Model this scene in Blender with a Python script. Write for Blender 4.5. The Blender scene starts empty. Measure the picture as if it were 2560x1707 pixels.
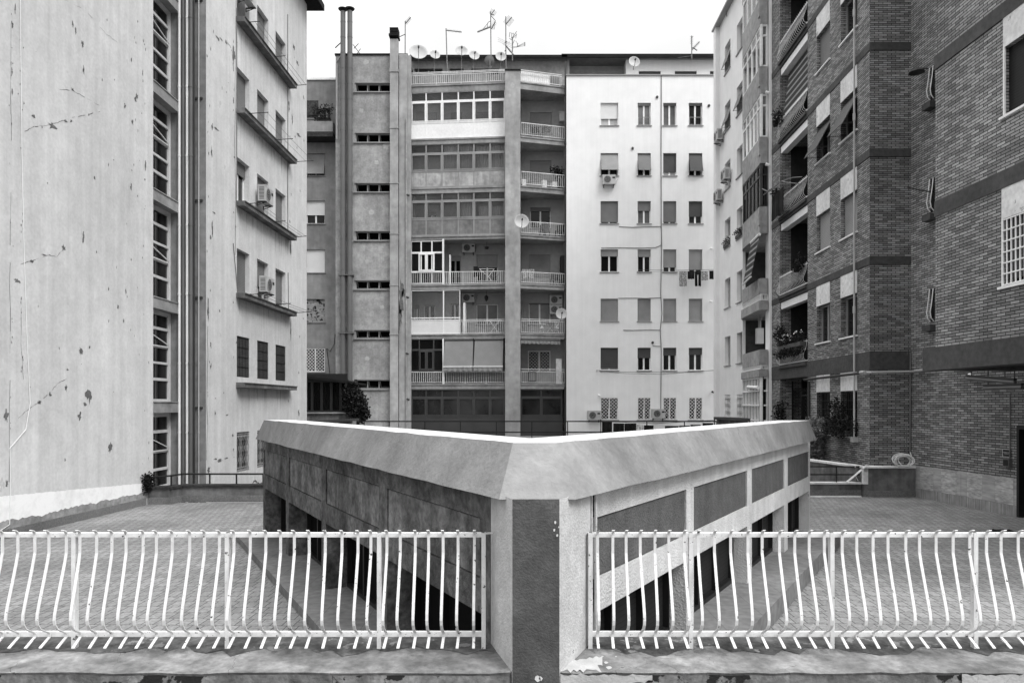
import bpy, math, random
from math import radians, sin, cos, pi, atan2, hypot
from mathutils import Vector
random.seed(11)
SC = bpy.context.scene
COL = SC.collection
# ---------------------------------------------------------------- camera, sky, sun, exposure
CX, HY, F, E = 1280.0, 1010.0, 1849.0, 2.79      # picture centre column, horizon row, focal length (px), eye height (m)
cd = bpy.data.cameras.new('camera'); cam = bpy.data.objects.new('camera', cd); COL.objects.link(cam)
cam.location = (0, 0, E); cam.rotation_euler = (pi/2, 0, 0)
cd.sensor_width = 36; cd.lens = 36*F/2560; cd.shift_y = (HY-853.5)/2560; cd.clip_end = 5000; cd.clip_start = .05
SC.camera = cam
SUN_EL, SUN_AZ = 50, 132                          # azimuth clockwise from +Y (seen from above)
wd = bpy.data.worlds.new('World'); SC.world = wd; wd.use_nodes = True
wn, wl = wd.node_tree.nodes, wd.node_tree.links
bg = wn['Background']
sky = wn.new('ShaderNodeTexSky'); sky.sky_type = 'NISHITA'; sky.sun_disc = False
sky.sun_elevation = radians(SUN_EL); sky.sun_rotation = radians(SUN_AZ); sky.dust_density = 4; sky.air_density = 1
bw = wn.new('ShaderNodeRGBToBW'); wl.new(sky.outputs[0], bw.inputs[0])
tc = wn.new('ShaderNodeTexCoord')
cl = wn.new('ShaderNodeTexNoise'); cl.inputs['Scale'].default_value = 2.2; cl.inputs['Detail'].default_value = 5
wl.new(tc.outputs['Generated'], cl.inputs['Vector'])
mr = wn.new('ShaderNodeMapRange'); mr.inputs[1].default_value = .3; mr.inputs[2].default_value = .7
mr.inputs[3].default_value = 5.6; mr.inputs[4].default_value = 9.0; wl.new(cl.outputs['Fac'], mr.inputs[0])
mxs = wn.new('ShaderNodeMix'); mxs.data_type = 'FLOAT'; mxs.inputs[0].default_value = .8     # an even cloud layer over the clear sky
wl.new(bw.outputs[0], mxs.inputs[2]); wl.new(mr.outputs[0], mxs.inputs[3]); sep = wn.new('ShaderNodeSeparateXYZ'); wl.new(tc.outputs['Generated'], sep.inputs[0])          # overcast sky: brighter towards the zenith
pw = wn.new('ShaderNodeMath'); pw.operation = 'POWER'; pw.inputs[1].default_value = 3; wl.new(sep.outputs[2], pw.inputs[0]); gr = wn.new('ShaderNodeMapRange'); gr.inputs[3].default_value = .40; gr.inputs[4].default_value = 2.0; wl.new(pw.outputs[0], gr.inputs[0])
ov = wn.new('ShaderNodeMath'); ov.operation = 'MULTIPLY'; wl.new(mxs.outputs[0], ov.inputs[0]); wl.new(gr.outputs[0], ov.inputs[1]); wl.new(ov.outputs[0], bg.inputs['Color'])
bg.inputs['Strength'].default_value = .115
sd = bpy.data.lights.new('sun', 'SUN'); sd.energy = .75; sd.angle = radians(24); sd.color = (1, 1, 1)
sun = bpy.data.objects.new('sun', sd); COL.objects.link(sun)
az, el = radians(SUN_AZ), radians(SUN_EL)
sun.rotation_euler = Vector((sin(az)*cos(el), cos(az)*cos(el), sin(el))).to_track_quat('Z', 'Y').to_euler()
sun.location = (6, -10, 30)
SC.view_settings.view_transform = 'Standard'; SC.view_settings.look = 'None'
SC.view_settings.exposure = 1.42; SC.view_settings.gamma = 1.0
SC.render.engine = 'CYCLES'; SC.cycles.max_bounces = 5; SC.cycles.diffuse_bounces = 3; SC.cycles.transparent_max_bounces = 12

# ---------------------------------------------------------------- materials (all neutral greys: the photograph is black and white)
def base(name):
    m = bpy.data.materials.new(name); m.use_nodes = True
    t = m.node_tree; return m, t.nodes, t.links, t.nodes['Principled BSDF']
def mth(n, l, op, a, b=None, c=None, clamp=False):
    x = n.new('ShaderNodeMath'); x.operation = op; x.use_clamp = clamp
    for i, q in enumerate((a, b, c)):
        if q is None: continue
        if isinstance(q, (int, float)): x.inputs[i].default_value = q
        else: l.new(q, x.inputs[i])
    return x.outputs[0]
def noise(n, l, vec, scale, detail=4, rough=.55):
    x = n.new('ShaderNodeTexNoise'); x.inputs['Scale'].default_value = scale; x.inputs['Detail'].default_value = detail
    x.inputs['Roughness'].default_value = rough; l.new(vec, x.inputs['Vector']); return x.outputs['Fac']
def ramp(n, l, v, a, b):
    x = n.new('ShaderNodeMapRange'); x.interpolation_type = 'SMOOTHSTEP'
    x.inputs[1].default_value = a; x.inputs[2].default_value = b; l.new(v, x.inputs[0]); return x.outputs[0]
def mixf(n, l, f, a, b):
    x = n.new('ShaderNodeMix'); x.data_type = 'FLOAT'
    for i, q in ((0, f), (2, a), (3, b)):
        if isinstance(q, (int, float)): x.inputs[i].default_value = q
        else: l.new(q, x.inputs[i])
    return x.outputs[0]
def finish(n, l, b, val, rough, spec, bump, pos, hgt=None, metal=0):
    l.new(mth(n, l, 'MINIMUM', mth(n, l, 'MAXIMUM', val, .004), .88), b.inputs['Base Color'])
    b.inputs['Roughness'].default_value = rough; b.inputs['Specular IOR Level'].default_value = spec; b.inputs['Metallic'].default_value = metal
    if bump or hgt is not None:
        bp = n.new('ShaderNodeBump'); bp.inputs['Distance'].default_value = .02
        if hgt is None: hgt = noise(n, l, pos, bump[0], 3)
        elif bump: hgt = mth(n, l, 'ADD', hgt, mth(n, l, 'MULTIPLY', noise(n, l, pos, bump[0], 3), .4))
        bp.inputs['Strength'].default_value = bump[1] if bump else .3
        l.new(hgt, bp.inputs['Height']); l.new(bp.outputs[0], b.inputs['Normal'])
def M(name, v, rough=.85, n1=(.5, .2), n2=(4, .15), n3=None, streak=0, drip=(5, .18), bump=(40, .15), spots=(), spec=.25, metal=0, crack=None, slat=None, rib=None, stretch=None):
    """weathered grey surface: broad and fine mottling, vertical streaks, spots of another tone, hair cracks, slats"""
    m, n, l, b = base(name)
    g = n.new('ShaderNodeNewGeometry'); pos = g.outputs['Position']
    uv = n.new('ShaderNodeTexCoord').outputs['UV']
    if stretch:
        mp = n.new('ShaderNodeMapping'); mp.inputs['Scale'].default_value = stretch; l.new(pos, mp.inputs[0]); spos = mp.outputs[0]
    else: spos = pos
    val = None
    fac = 1.0
    for q in (n1, n2, n3):
        if q: fac = mth(n, l, 'MULTIPLY', fac, mth(n, l, 'MULTIPLY_ADD', noise(n, l, spos, q[0]), 7*q[1], 1-3.5*q[1]))
    if streak:
        mp = n.new('ShaderNodeMapping'); mp.inputs['Scale'].default_value = (drip[0], drip[1], 1); l.new(uv, mp.inputs[0])
        fac = mth(n, l, 'MULTIPLY', fac, mth(n, l, 'MULTIPLY_ADD', noise(n, l, mp.outputs[0], 1, 5), 7*streak, 1-3.5*streak))
    val = mth(n, l, 'MULTIPLY', fac, v)
    hgt = None
    for (sc, th, sv) in spots:
        val = mixf(n, l, ramp(n, l, noise(n, l, pos, sc, 5, .6), th, th+.02), val, sv)
    if crack:
        sc, w, cv = crack
        wv = n.new('ShaderNodeVectorMath'); wv.operation = 'ADD'; nz = n.new('ShaderNodeTexNoise'); nz.inputs['Scale'].default_value = sc*2.5; nz.inputs['Detail'].default_value = 4
        l.new(pos, nz.inputs['Vector']); sv_ = n.new('ShaderNodeVectorMath'); sv_.operation = 'SCALE'; sv_.inputs['Scale'].default_value = .5/sc
        l.new(nz.outputs['Color'], sv_.inputs[0]); l.new(pos, wv.inputs[0]); l.new(sv_.outputs[0], wv.inputs[1])
        vo = n.new('ShaderNodeTexVoronoi'); vo.feature = 'DISTANCE_TO_EDGE'; vo.inputs['Scale'].default_value = sc; l.new(wv.outputs[0], vo.inputs['Vector'])
        mask = mth(n, l, 'MULTIPLY', mth(n, l, 'SUBTRACT', 1, ramp(n, l, vo.outputs['Distance'], w*.3, w)), ramp(n, l, noise(n, l, pos, sc*.9, 2), .47, .58))
        val = mixf(n, l, mask, val, cv)
    if slat or rib:
        sx = n.new('ShaderNodeSeparateXYZ'); l.new(uv, sx.inputs[0])
        p = slat or rib
        fr = mth(n, l, 'FRACT', mth(n, l, 'MULTIPLY', sx.outputs[1 if slat else 0], 1/p[0]))
        line = mth(n, l, 'LESS_THAN', fr, p[1])
        val = mth(n, l, 'MULTIPLY', val, mth(n, l, 'MULTIPLY_ADD', line, p[2]-1, 1))
        hgt = mth(n, l, 'MULTIPLY', line, -1.0)
    finish(n, l, b, val, rough, spec, bump, pos, hgt, metal)
    return m
def BRICK(name, lo, hi, mortar, w=.26, h=.0645, msz=.0075, patch=.25, rough=.85, bump=.5, rot=0, offs=.5, stain=None, fine=.12, big=.35):
    m, n, l, b = base(name)
    g = n.new('ShaderNodeNewGeometry'); pos = g.outputs['Position']
    uv = n.new('ShaderNodeTexCoord').outputs['UV']
    mp = n.new('ShaderNodeMapping'); mp.inputs['Rotation'].default_value = (0, 0, rot); l.new(uv, mp.inputs[0])
    bt = n.new('ShaderNodeTexBrick'); l.new(mp.outputs[0], bt.inputs['Vector']); bt.offset = offs
    bt.inputs['Scale'].default_value = 1; bt.inputs['Brick Width'].default_value = w; bt.inputs['Row Height'].default_value = h
    bt.inputs['Mortar Size'].default_value = msz; bt.inputs['Mortar Smooth'].default_value = .15; bt.inputs['Bias'].default_value = -.1
    for k, q in (('Color1', lo), ('Color2', hi), ('Mortar', mortar)): bt.inputs[k].default_value = (q, q, q, 1)
    c = n.new('ShaderNodeRGBToBW'); l.new(bt.outputs['Color'], c.inputs[0])
    val = mth(n, l, 'MULTIPLY', c.outputs[0], mth(n, l, 'MULTIPLY_ADD', noise(n, l, pos, big, 4), 4*patch, 1-2*patch))
    val = mth(n, l, 'MULTIPLY', val, mth(n, l, 'MULTIPLY_ADD', noise(n, l, pos, 22, 3), 4*fine, 1-2*fine))
    if stain:
        ms = n.new('ShaderNodeMapping'); ms.inputs['Scale'].default_value = stain[0]; l.new(pos, ms.inputs[0])
        val = mixf(n, l, ramp(n, l, noise(n, l, ms.outputs[0], 1, 5, .65), stain[1], stain[2]), val, stain[3])
    h_ = mth(n, l, 'MULTIPLY', bt.outputs['Fac'], -1.0)
    finish(n, l, b, val, rough, .25, (60, bump), pos, h_)
    return m
def GLASS(name, tint=.35, refl=.14, refl_haze=.012):
    m, n, l, b = base(name); n.remove(b)
    tr = n.new('ShaderNodeBsdfTransparent'); tr.inputs[0].default_value = (tint, tint, tint, 1)
    gl = n.new('ShaderNodeBsdfGlossy'); gl.inputs['Roughness'].default_value = .03; gl.inputs[0].default_value = (.9, .9, .9, 1)
    fr = n.new('ShaderNodeLayerWeight'); fr.inputs[0].default_value = refl
    mx = n.new('ShaderNodeMixShader'); l.new(fr.outputs['Fresnel'], mx.inputs[0]); l.new(tr.outputs[0], mx.inputs[1]); l.new(gl.outputs[0], mx.inputs[2])
    df = n.new('ShaderNodeBsdfDiffuse'); df.inputs[0].default_value = (.62, .62, .62, 1); m2 = n.new('ShaderNodeMixShader'); nz = noise(n, l, n.new('ShaderNodeNewGeometry').outputs['Position'], .7, 3)      # pale haze stands in for reflections and a lit interior
    l.new(mth(n, l, 'MULTIPLY_ADD', nz, refl_haze*2, -refl_haze*.35), m2.inputs[0]); l.new(mx.outputs[0], m2.inputs[1]); l.new(df.outputs[0], m2.inputs[2])
    l.new(m2.outputs[0], n['Material Output'].inputs[0]); return m
T = {}
T['left'] = M('pale_cracked_plaster', .575, n1=(.25, .07), n2=(2.2, .05), streak=.07, drip=(4, .16), bump=(50, .12), n3=(14, .05), spots=((1.1, .69, .5),))
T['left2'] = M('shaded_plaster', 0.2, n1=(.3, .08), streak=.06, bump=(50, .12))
T['peel'] = M('bare_render', 0.13, n2=(9, .25), bump=(40, .4))
T['repaint'] = M('fresh_white_paint', .84, n1=(1.2, .06), n2=(6, .06), bump=(30, .2))
T['render_grey'] = M('damp_render', 0.28, n1=(1, .15), n2=(7, .2), bump=(30, .3))
T['skirt'] = M('stone_skirting', .16, n2=(30, .2), bump=(60, .1))
T['facade'] = M('white_facade_render', 0.79, n1=(.12, .05), n2=(1.6, .025), streak=.02, bump=(60, .05))
T['wing'] = M('cream_wing_render', 0.75, n1=(.2, .05), n2=(1.5, .03), streak=.02, bump=(60, .05))
T['bay'] = M('grey_bay_render', 0.3, n1=(.6, .1), streak=.06)
T['tower'] = M('old_grey_render', 0.3, n1=(.55, .17), n2=(2.6, .14), n3=(9, .1), streak=.06, bump=(30, .2), spots=((.33, .685, .42),))
T['tower2'] = M('old_grey_render_pier', 0.335, n1=(.5, .14), n2=(3, .1), streak=.12, drip=(2, .5), bump=(30, .2), spots=((.4, .7, .42),))
T['rear'] = M('grey_rear_render', 0.235, n1=(.5, .14), n2=(3, .1), streak=.06, bump=(30, .15))
T['concrete'] = M('balcony_concrete', 0.27, n1=(.7, .2), n2=(5, .12), bump=(30, .2))
T['loggia'] = M('loggia_wall_paint', 0.34, n1=(.5, .08), n2=(4, .05))
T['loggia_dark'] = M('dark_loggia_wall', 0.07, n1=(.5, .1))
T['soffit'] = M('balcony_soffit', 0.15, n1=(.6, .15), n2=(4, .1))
T['roof'] = M('dark_roof_edge', 0.008, n1=(2, .3))
T['white'] = M('white_paint', .80, rough=.5, n1=(1, .04), n2=(8, .04), bump=None, spec=.4)
T['white_rail'] = M('chipped_white_paint', 0.7, rough=.55, n1=(3, .05), n2=(25, .05), bump=(90, .12), spots=((20, .65, .06), (60, .665, .10)), spec=.4)
T['white_old'] = M('aged_white_panel', .66, n1=(2, .1), n2=(9, .1), bump=(20, .15), spots=((9, .66, .35),))
T['alu'] = M('grey_aluminium', 0.25, rough=.45, n1=(1, .1), n2=None, bump=None, spec=.5)
T['alu_dark'] = M('dark_aluminium', 0.05, rough=.45, n1=(1, .1), n2=None, bump=None, spec=.4)
T['alu_pale'] = M('pale_infill_panel', 0.34, n1=(.8, .2), streak=.15, drip=(4, .6))
T['alu_mid'] = M('grey_infill_panel', .17, n1=(.8, .15), streak=.1, drip=(4, .6))
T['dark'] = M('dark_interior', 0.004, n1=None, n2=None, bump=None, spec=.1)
T['black'] = M('black_iron', 0.01, rough=.5, n1=None, n2=(9, .2), bump=None, spec=.4)
T['glass'] = M('dark_window_pane', 0.01, rough=.06, n1=(.6, .45), n2=None, bump=None, spec=.35)
T['glass_mid'] = M('grey_reflecting_pane', .13, rough=.08, n1=(.5, .4), n2=None, bump=None, spec=.4)
T['glass_pale'] = M('curtained_pane', .42, rough=.15, n1=(.8, .25), streak=.15, drip=(9, .1), n2=None, bump=None, spec=.4)
T['vglass'] = GLASS('veranda_glass', .95, .2, .11)
T['smoke'] = M('smoky_pane', 0.018, rough=.07, n1=(.9, .5), n2=None, bump=None, spec=.45)
T['vglass_dark'] = GLASS('dark_veranda_glass', .22, .12)
T['sh_white'] = M('white_shutter', .72, rough=.6, n1=(1, .05), n2=None, bump=None, slat=(.055, .2, .6))
T['sh_light'] = M('light_grey_shutter', 0.27, rough=.6, n1=(1, .12), n2=None, bump=None, slat=(.055, .2, .6))
T['sh_mid'] = M('grey_shutter', 0.17, rough=.6, n1=(1, .12), n2=None, bump=None, slat=(.055, .2, .55))
T['sh_dark'] = M('dark_grey_shutter', 0.07, rough=.6, n1=(1, .12), n2=None, bump=None, slat=(.055, .2, .5))
T['sh_black'] = M('blackened_shutter', 0.018, rough=.6, n1=(1, .12), n2=None, bump=None, slat=(.055, .2, .5))
T['sh_peel'] = M('peeling_shutter', .30, n1=(1, .2), spots=((5, .53, .02),), slat=(.06, .2, .4), stretch=(3, 3, 9))
T['brick'] = BRICK('dark_facing_brick', .155, .38, .006, msz=.0085, patch=.33, stain=((.5, .5, .5), .66, .8, .05))
T['fascia'] = M('dark_concrete_band', 0.068, n1=(.9, .15), n2=(8, .15), bump=(60, .3))
T['stucco'] = M('white_stucco_panel', 0.68, n1=(1.4, .12), n2=(10, .1), spots=((3, .64, .36), (26, .68, .25)), bump=(80, .3))
T['trav'] = M('travertine', 0.34, rib=(.64, .02, .55), rough=.45, n1=(1, .15), n2=(5, .2), stretch=(1, .35, 3.2), bump=(40, .1), spec=.4)
T['trav_v'] = M('vertical_veined_travertine', 0.25, rough=.45, n1=(.8, .1), streak=.35, drip=(22, .5), bump=(40, .1), spec=.4)
T['terrace'] = BRICK('terrace_tiles', .19, .255, .04, w=.15, h=.28, msz=.0065, rot=radians(1.5), patch=.3, bump=.25, fine=.34, stain=((6, 12, 1), .55, .70, .10), big=.45)
T['ground'] = M('courtyard_asphalt', .06, n1=(.4, .2), n2=(10, .2))
T['capc'] = M('weathered_cap_render', .205, n1=(.8, .17), n2=(2.6, .10), n3=(14, .07), streak=.055, drip=(2.6, .35), bump=(26, .4), spots=((1.3, .69, .14),), crack=(.45, .0022, .14))
T['captop'] = M('white_membrane', 0.54, n1=(2, .05), n2=(9, .04), bump=(20, .2))
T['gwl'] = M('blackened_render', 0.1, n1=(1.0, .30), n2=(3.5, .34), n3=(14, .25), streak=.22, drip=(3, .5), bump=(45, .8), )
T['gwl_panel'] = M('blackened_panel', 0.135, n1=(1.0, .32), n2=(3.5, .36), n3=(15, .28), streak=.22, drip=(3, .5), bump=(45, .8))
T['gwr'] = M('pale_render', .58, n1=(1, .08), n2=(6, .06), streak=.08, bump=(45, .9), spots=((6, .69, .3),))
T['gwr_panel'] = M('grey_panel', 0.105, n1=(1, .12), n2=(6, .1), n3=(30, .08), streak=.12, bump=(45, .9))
T['pillar'] = M('dark_painted_pillar', 0.082, n1=(2, .2), n2=(7, .12), n3=(30, .12), bump=(60, .35), spots=((6.5, .70, .2),))
T['pillar_light'] = M('light_painted_pillar', 0.5, n1=(2, .08), n2=(9, .08), n3=(30, .05), bump=(50, .45), spots=((9, .69, .16),))
T['step'] = M('stone_step', 0.17, n1=(1, .15), n2=(8, .15), rib=(.6, .012, .6), bump=(40, .2))
T['ledge'] = M('stained_concrete_coping', 0.175, n1=(1.3, .30), n2=(4.5, .30), n3=(20, .18), bump=(35, .5), spots=((7, .68, .10), (1.1, .70, .55)), crack=(1.5, .0035, .05))
T['grime'] = M('dark_grime', .075, n1=(2, .3), n2=(9, .35), n3=(25, .2), bump=(35, .4), spots=((4, .6, .2),))
T['ledge_face'] = M('mossy_concrete', .17, n1=(1.6, .3), n2=(7, .3), n3=(25, .2), bump=(35, .4), spots=((3, .57, .02),), crack=(1.3, .004, .03))
T['flake'] = M('flaking_white_paint', 0.42, n1=(2, .08), n2=(9, .08), bump=(40, .3), crack=(3, .006, .3))
T['parapet'] = M('dirty_parapet_render', 0.13, n1=(1.2, .25), n2=(5, .2), streak=.15, bump=(30, .3))
T['mossy'] = M('black_moss_coping', .03, n1=(3, .3), n2=(20, .3), bump=(20, .5))
T['flue'] = M('grey_flue_metal', 0.12, rough=.5, n1=(.8, .1), n2=None, bump=None, spec=.4, spots=((.8, .74, .7),))
T['pipe_white'] = M('white_cable_lit_pipe', .78, rough=.4, n1=(1, .05), n2=None, bump=None, spec=.5)
T['pipe_pale'] = M('pale_pipe', .40, rough=.45, n1=(1, .08), n2=None, bump=None, spec=.4)
T['rail_paint'] = M('dulled_rail_paint', 0.64, rough=.6, n1=(2, .1), n2=(9, .1), bump=None)
T['patch'] = M('pale_render_repair', .40, n1=(2, .1), n2=(9, .1), bump=(30, .2))
T['runoff'] = M('runoff_streak', .46, n1=(1, .1), n2=(8, .1), bump=(50, .12))
T['frame_pale'] = M('pale_window_frame', .56, rough=.5, n1=(2, .08), n2=None, bump=None, spec=.4)
T['bay_dark'] = M('bay_shadow_paint', 0.025, n1=(.5, .1))  # near black carries the deep shade of bay and loggia interiors
T['trav_h'] = M('cross_cut_travertine', .38, rough=.45, n1=(3, .2), n2=(9, .25), stretch=(.7, .7, 3.5), bump=(40, .1), spec=.4)
T['pipe_grey'] = M('grey_downpipe', 0.12, rough=.5, n1=(1, .1), n2=None, bump=None, spec=.4)
T['pipe_dark'] = M('dark_pipe', 0.03, rough=.5, n1=(1, .1), n2=None, bump=None, spec=.4)
T['dish'] = M('dish_paint', 0.4, rough=.5, n1=(2, .06), n2=None, bump=None, spec=.4)
T['dish_dark'] = M('grey_dish_back', .2, rough=.5, n1=(2, .06), n2=None, bump=None, spec=.4)
T['mast'] = M('galvanised_mast', .16, rough=.5, n1=None, n2=(9, .2), bump=None, spec=.5)
T['ac'] = M('air_conditioner_casing', 0.45, rough=.5, n1=(2, .08), n2=None, bump=None, spec=.4)
T['ac_dark'] = M('fan_grille_dark', .022, rough=.6, n1=None, n2=None, bump=None)
T['awn'] = M('grey_awning_cloth', 0.24, n1=(1, .08), n2=(60, .1), bump=(90, .2))
T['awn_dark'] = M('dark_awning_cloth', .12, n1=(1, .08), n2=(60, .1), bump=None)
T['awn_str'] = M('striped_awning_cloth', 0.24, n1=(1, .06), n2=None, bump=None, slat=(.30, .66, .12))
T['cloth_black'] = M('black_cloth', .016, n1=(3, .3), n2=(20, .2), bump=(30, .4), spec=.1)
T['cloth_pat'] = M('patterned_cloth', .30, n1=(14, .5), n2=(30, .4), bump=(30, .3))
T['cloth_light'] = M('pale_cloth', .62, n1=(8, .3), n2=(18, .2), bump=(30, .3))
T['leaf'] = M('dark_leaves', .022, n1=(6, .5), n2=(40, .4), bump=None, spec=.08)
T['leaf2'] = M('grey_green_leaves', 0.16, n1=(6, .5), n2=(40, .4), bump=None, spec=.35)
T['petal'] = M('white_petals', .7, n1=None, n2=None, bump=None)
T['pot'] = M('clay_pot', .08, n1=(3, .2), n2=None, bump=None)
T['reed'] = M('reed_screen', .05, n1=(8, .4), n2=(50, .4), rib=(.04, .3, .4))
T['sign'] = M('sign_black', .02, rough=.4, n1=None, n2=None, bump=None)
T['sign_w'] = M('sign_lettering', .42, rough=.5, n1=None, n2=None, bump=None)
T['chip'] = M('pale_patch', .66, n2=(8, .1), bump=None)

# ---------------------------------------------------------------- mesh helpers
ORG = {}
class MB:
    def __init__(s): s.v = []; s.f = []; s.m = []
    def add(s, vs, fs, m=0):
        o = len(s.v); s.v += [tuple(p) for p in vs]
        for f in fs: s.f.append(tuple(i+o for i in f)); s.m.append(m)
    def hexa(s, p, m=0):     # p: 4 bottom, 4 top
        s.add(p, [(3, 2, 1, 0), (4, 5, 6, 7), (0, 1, 5, 4), (1, 2, 6, 5), (2, 3, 7, 6), (3, 0, 4, 7)], m)
    def box(s, x0, x1, y0, y1, z0, z1, m=0):
        s.hexa([(x0, y0, z0), (x1, y0, z0), (x1, y1, z0), (x0, y1, z0), (x0, y0, z1), (x1, y0, z1), (x1, y1, z1), (x0, y1, z1)], m)
    def wbox(s, W, u0, u1, d0, d1, z0, z1, m=0):
        s.hexa([W.P(u0, d0, z0), W.P(u1, d0, z0), W.P(u1, d1, z0), W.P(u0, d1, z0), W.P(u0, d0, z1), W.P(u1, d0, z1), W.P(u1, d1, z1), W.P(u0, d1, z1)], m)
    def fbox(s, W, x0, y0, x1, y1, d0, d1, m=0):     # from a pixel rectangle on the wall
        u0, u1 = W.U(x0), W.U(x1); xm = (x0+x1)/2; s.wbox(W, u0, u1, d0, d1, W.Z(xm, y1), W.Z(xm, y0), m)
    def tube(s, pts, r, n=6, m=0):
        pts = [Vector(p) for p in pts]; rings = []
        for i, p in enumerate(pts):
            t = (pts[min(i+1, len(pts)-1)]-pts[max(i-1, 0)]); t = t.normalized() if t.length > 1e-9 else Vector((0, 0, 1))
            a = t.cross(Vector((0, 0, 1)) if abs(t.z) < .9 else Vector((1, 0, 0))).normalized(); b = t.cross(a)
            rr = r[i] if isinstance(r, (list, tuple)) else r
            rings.append([p+a*(rr*cos(2*pi*k/n))+b*(rr*sin(2*pi*k/n)) for k in range(n)])
        vs = [q for g in rings for q in g]; fs = []
        for i in range(len(rings)-1):
            for k in range(n): fs.append((i*n+k, i*n+(k+1) % n, (i+1)*n+(k+1) % n, (i+1)*n+k))
        fs.append(tuple(range(n))[::-1]); fs.append(tuple((len(rings)-1)*n+k for k in range(n)))
        s.add(vs, fs, m)
    def bar(s, p, q, w, h, m=0):      # square bar
        p, q = Vector(p), Vector(q); t = (q-p).normalized(); a = t.cross(Vector((0, 0, 1)) if abs(t.z) < .95 else Vector((0, 1, 0))).normalized(); b = t.cross(a)
        a, b = a*w/2, b*h/2
        s.hexa([p-a-b, p+a-b, p+a+b, p-a+b, q-a-b, q+a-b, q+a+b, q-a+b], m)
    def strap(s, path, wv, th, m=0):   # flat bar bent along a path; wv = half width vector
        path = [Vector(p) for p in path]; wv = Vector(wv); vs = []
        for i, p in enumerate(path):
            t = (path[min(i+1, len(path)-1)]-path[max(i-1, 0)]).normalized(); nn = t.cross(wv).normalized()*th/2
            vs += [p-wv-nn, p+wv-nn, p+wv+nn, p-wv+nn]
        fs = [(0, 1, 2, 3)]
        for i in range(len(path)-1):
            for k in range(4): fs.append((4*i+k, 4*i+(k+1) % 4, 4*i+4+(k+1) % 4, 4*i+4+k))
        e = 4*(len(path)-1); fs.append((e+3, e+2, e+1, e)); s.add(vs, fs, m)
    def prism(s, poly, z0, z1, m=0, mt=None):
        k = len(poly); s.add([(x, y, z0) for x, y in poly]+[(x, y, z1) for x, y in poly], [(i, (i+1) % k, k+(i+1) % k, k+i) for i in range(k)]+[tuple(range(k))[::-1]], m)
        s.add([(x, y, z1) for x, y in poly], [tuple(range(k))], m if mt is None else mt)
    def lathe(s, prof, n=16, m=0, c=(0, 0, 0), axis='z'):
        vs = []; fs = []
        for (r, h) in prof:
            for k in range(n):
                a = 2*pi*k/n
                vs.append((c[0]+r*cos(a), c[1]+r*sin(a), c[2]+h) if axis == 'z' else (c[0]+r*cos(a), c[1]+h, c[2]+r*sin(a)))
        for i in range(len(prof)-1):
            for k in range(n): fs.append((i*n+k, i*n+(k+1) % n, (i+1)*n+(k+1) % n, (i+1)*n+k))
        s.add(vs, fs, m)
    def grid(s, A, B, n, m=0, jit=0):   # strip between two polylines with n cells per segment
        def sub(P):
            out = []
            for i in range(len(P)-1):
                a, b = Vector(P[i]), Vector(P[i+1])
                for k in range(n): out.append(a.lerp(b, k/n))
            out.append(Vector(P[-1])); return out
        a, b = sub(A), sub(B); k = len(a)
        s.add(a+b, [(i, i+1, k+i+1, k+i) for i in range(k-1)], m)
    def leaves(s, c, r, n, size=.05, m=0, squash=(1, 1, 1)):
        for _ in range(n):
            while 1:
                d = Vector((random.uniform(-1, 1), random.uniform(-1, 1), random.uniform(-1, 1)))
                if .15 < d.length < 1: break
            p = Vector(c)+Vector((d.x*r*squash[0], d.y*r*squash[1], d.z*r*squash[2]))
            a = Vector((random.uniform(-1, 1), random.uniform(-1, 1), random.uniform(-1, 1))).normalized()
            b = a.cross(Vector((random.uniform(-1, 1), random.uniform(-1, 1), random.uniform(-1, 1)))).normalized()
            k = size*random.uniform(.6, 1.4); s.add([p, p+a*k*.6+b*k*.35, p+a*k*1.3, p+a*k*.6-b*k*.35], [(0, 1, 2, 3)], m)
    def build(s, name, mats, parent=None, origin=None, smooth=False, uv=True):
        if isinstance(mats, str): mats = [mats]
        me = bpy.data.meshes.new(name)
        if origin is None:
            xs, ys, zs = zip(*s.v); origin = ((min(xs)+max(xs))/2, (min(ys)+max(ys))/2, min(zs))
        ox, oy, oz = origin
        me.from_pydata([(x-ox, y-oy, z-oz) for x, y, z in s.v], [], s.f)
        for q in mats: me.materials.append(T[q])
        me.polygons.foreach_set('material_index', s.m); me.update()
        if uv:
            lay = me.uv_layers.new(name='UVMap').data
            for p in me.polygons:
                nn = p.normal
                if abs(nn.z) > .9: tx, bx = Vector((1, 0, 0)), Vector((0, 1, 0))
                else:
                    tx = Vector((0, 0, 1)).cross(nn).normalized(); bx = nn.cross(tx)
                    if bx.z < 0: bx = -bx
                for li in p.loop_indices:
                    q = Vector(s.v[me.loops[li].vertex_index]); lay[li].uv = (q.dot(tx), q.dot(bx))
        if smooth: me.polygons.foreach_set('use_smooth', [True]*len(me.polygons))
        o = bpy.data.objects.new(name, me); COL.objects.link(o); ORG[o.name] = Vector(origin)
        if parent is not None:
            o.parent = parent; o.location = Vector(origin)-ORG[parent.name]
        else: o.location = origin
        return o
def tag(o, label=None, cat=None, group=None, kind=None):
    if label: o['label'] = label
    if cat: o['category'] = cat
    if group: o['group'] = group
    if kind: o['kind'] = kind
    return o
def thing(name, label, cat, loc, rz=0, group=None, local=False):
    o = bpy.data.objects.new(name, None); o.empty_display_size = .3; COL.objects.link(o); o.location = loc; o.rotation_euler = (0, 0, rz)
    ORG[o.name] = Vector((0, 0, 0)) if local else Vector(loc)
    return tag(o, label, cat, group)
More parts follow.
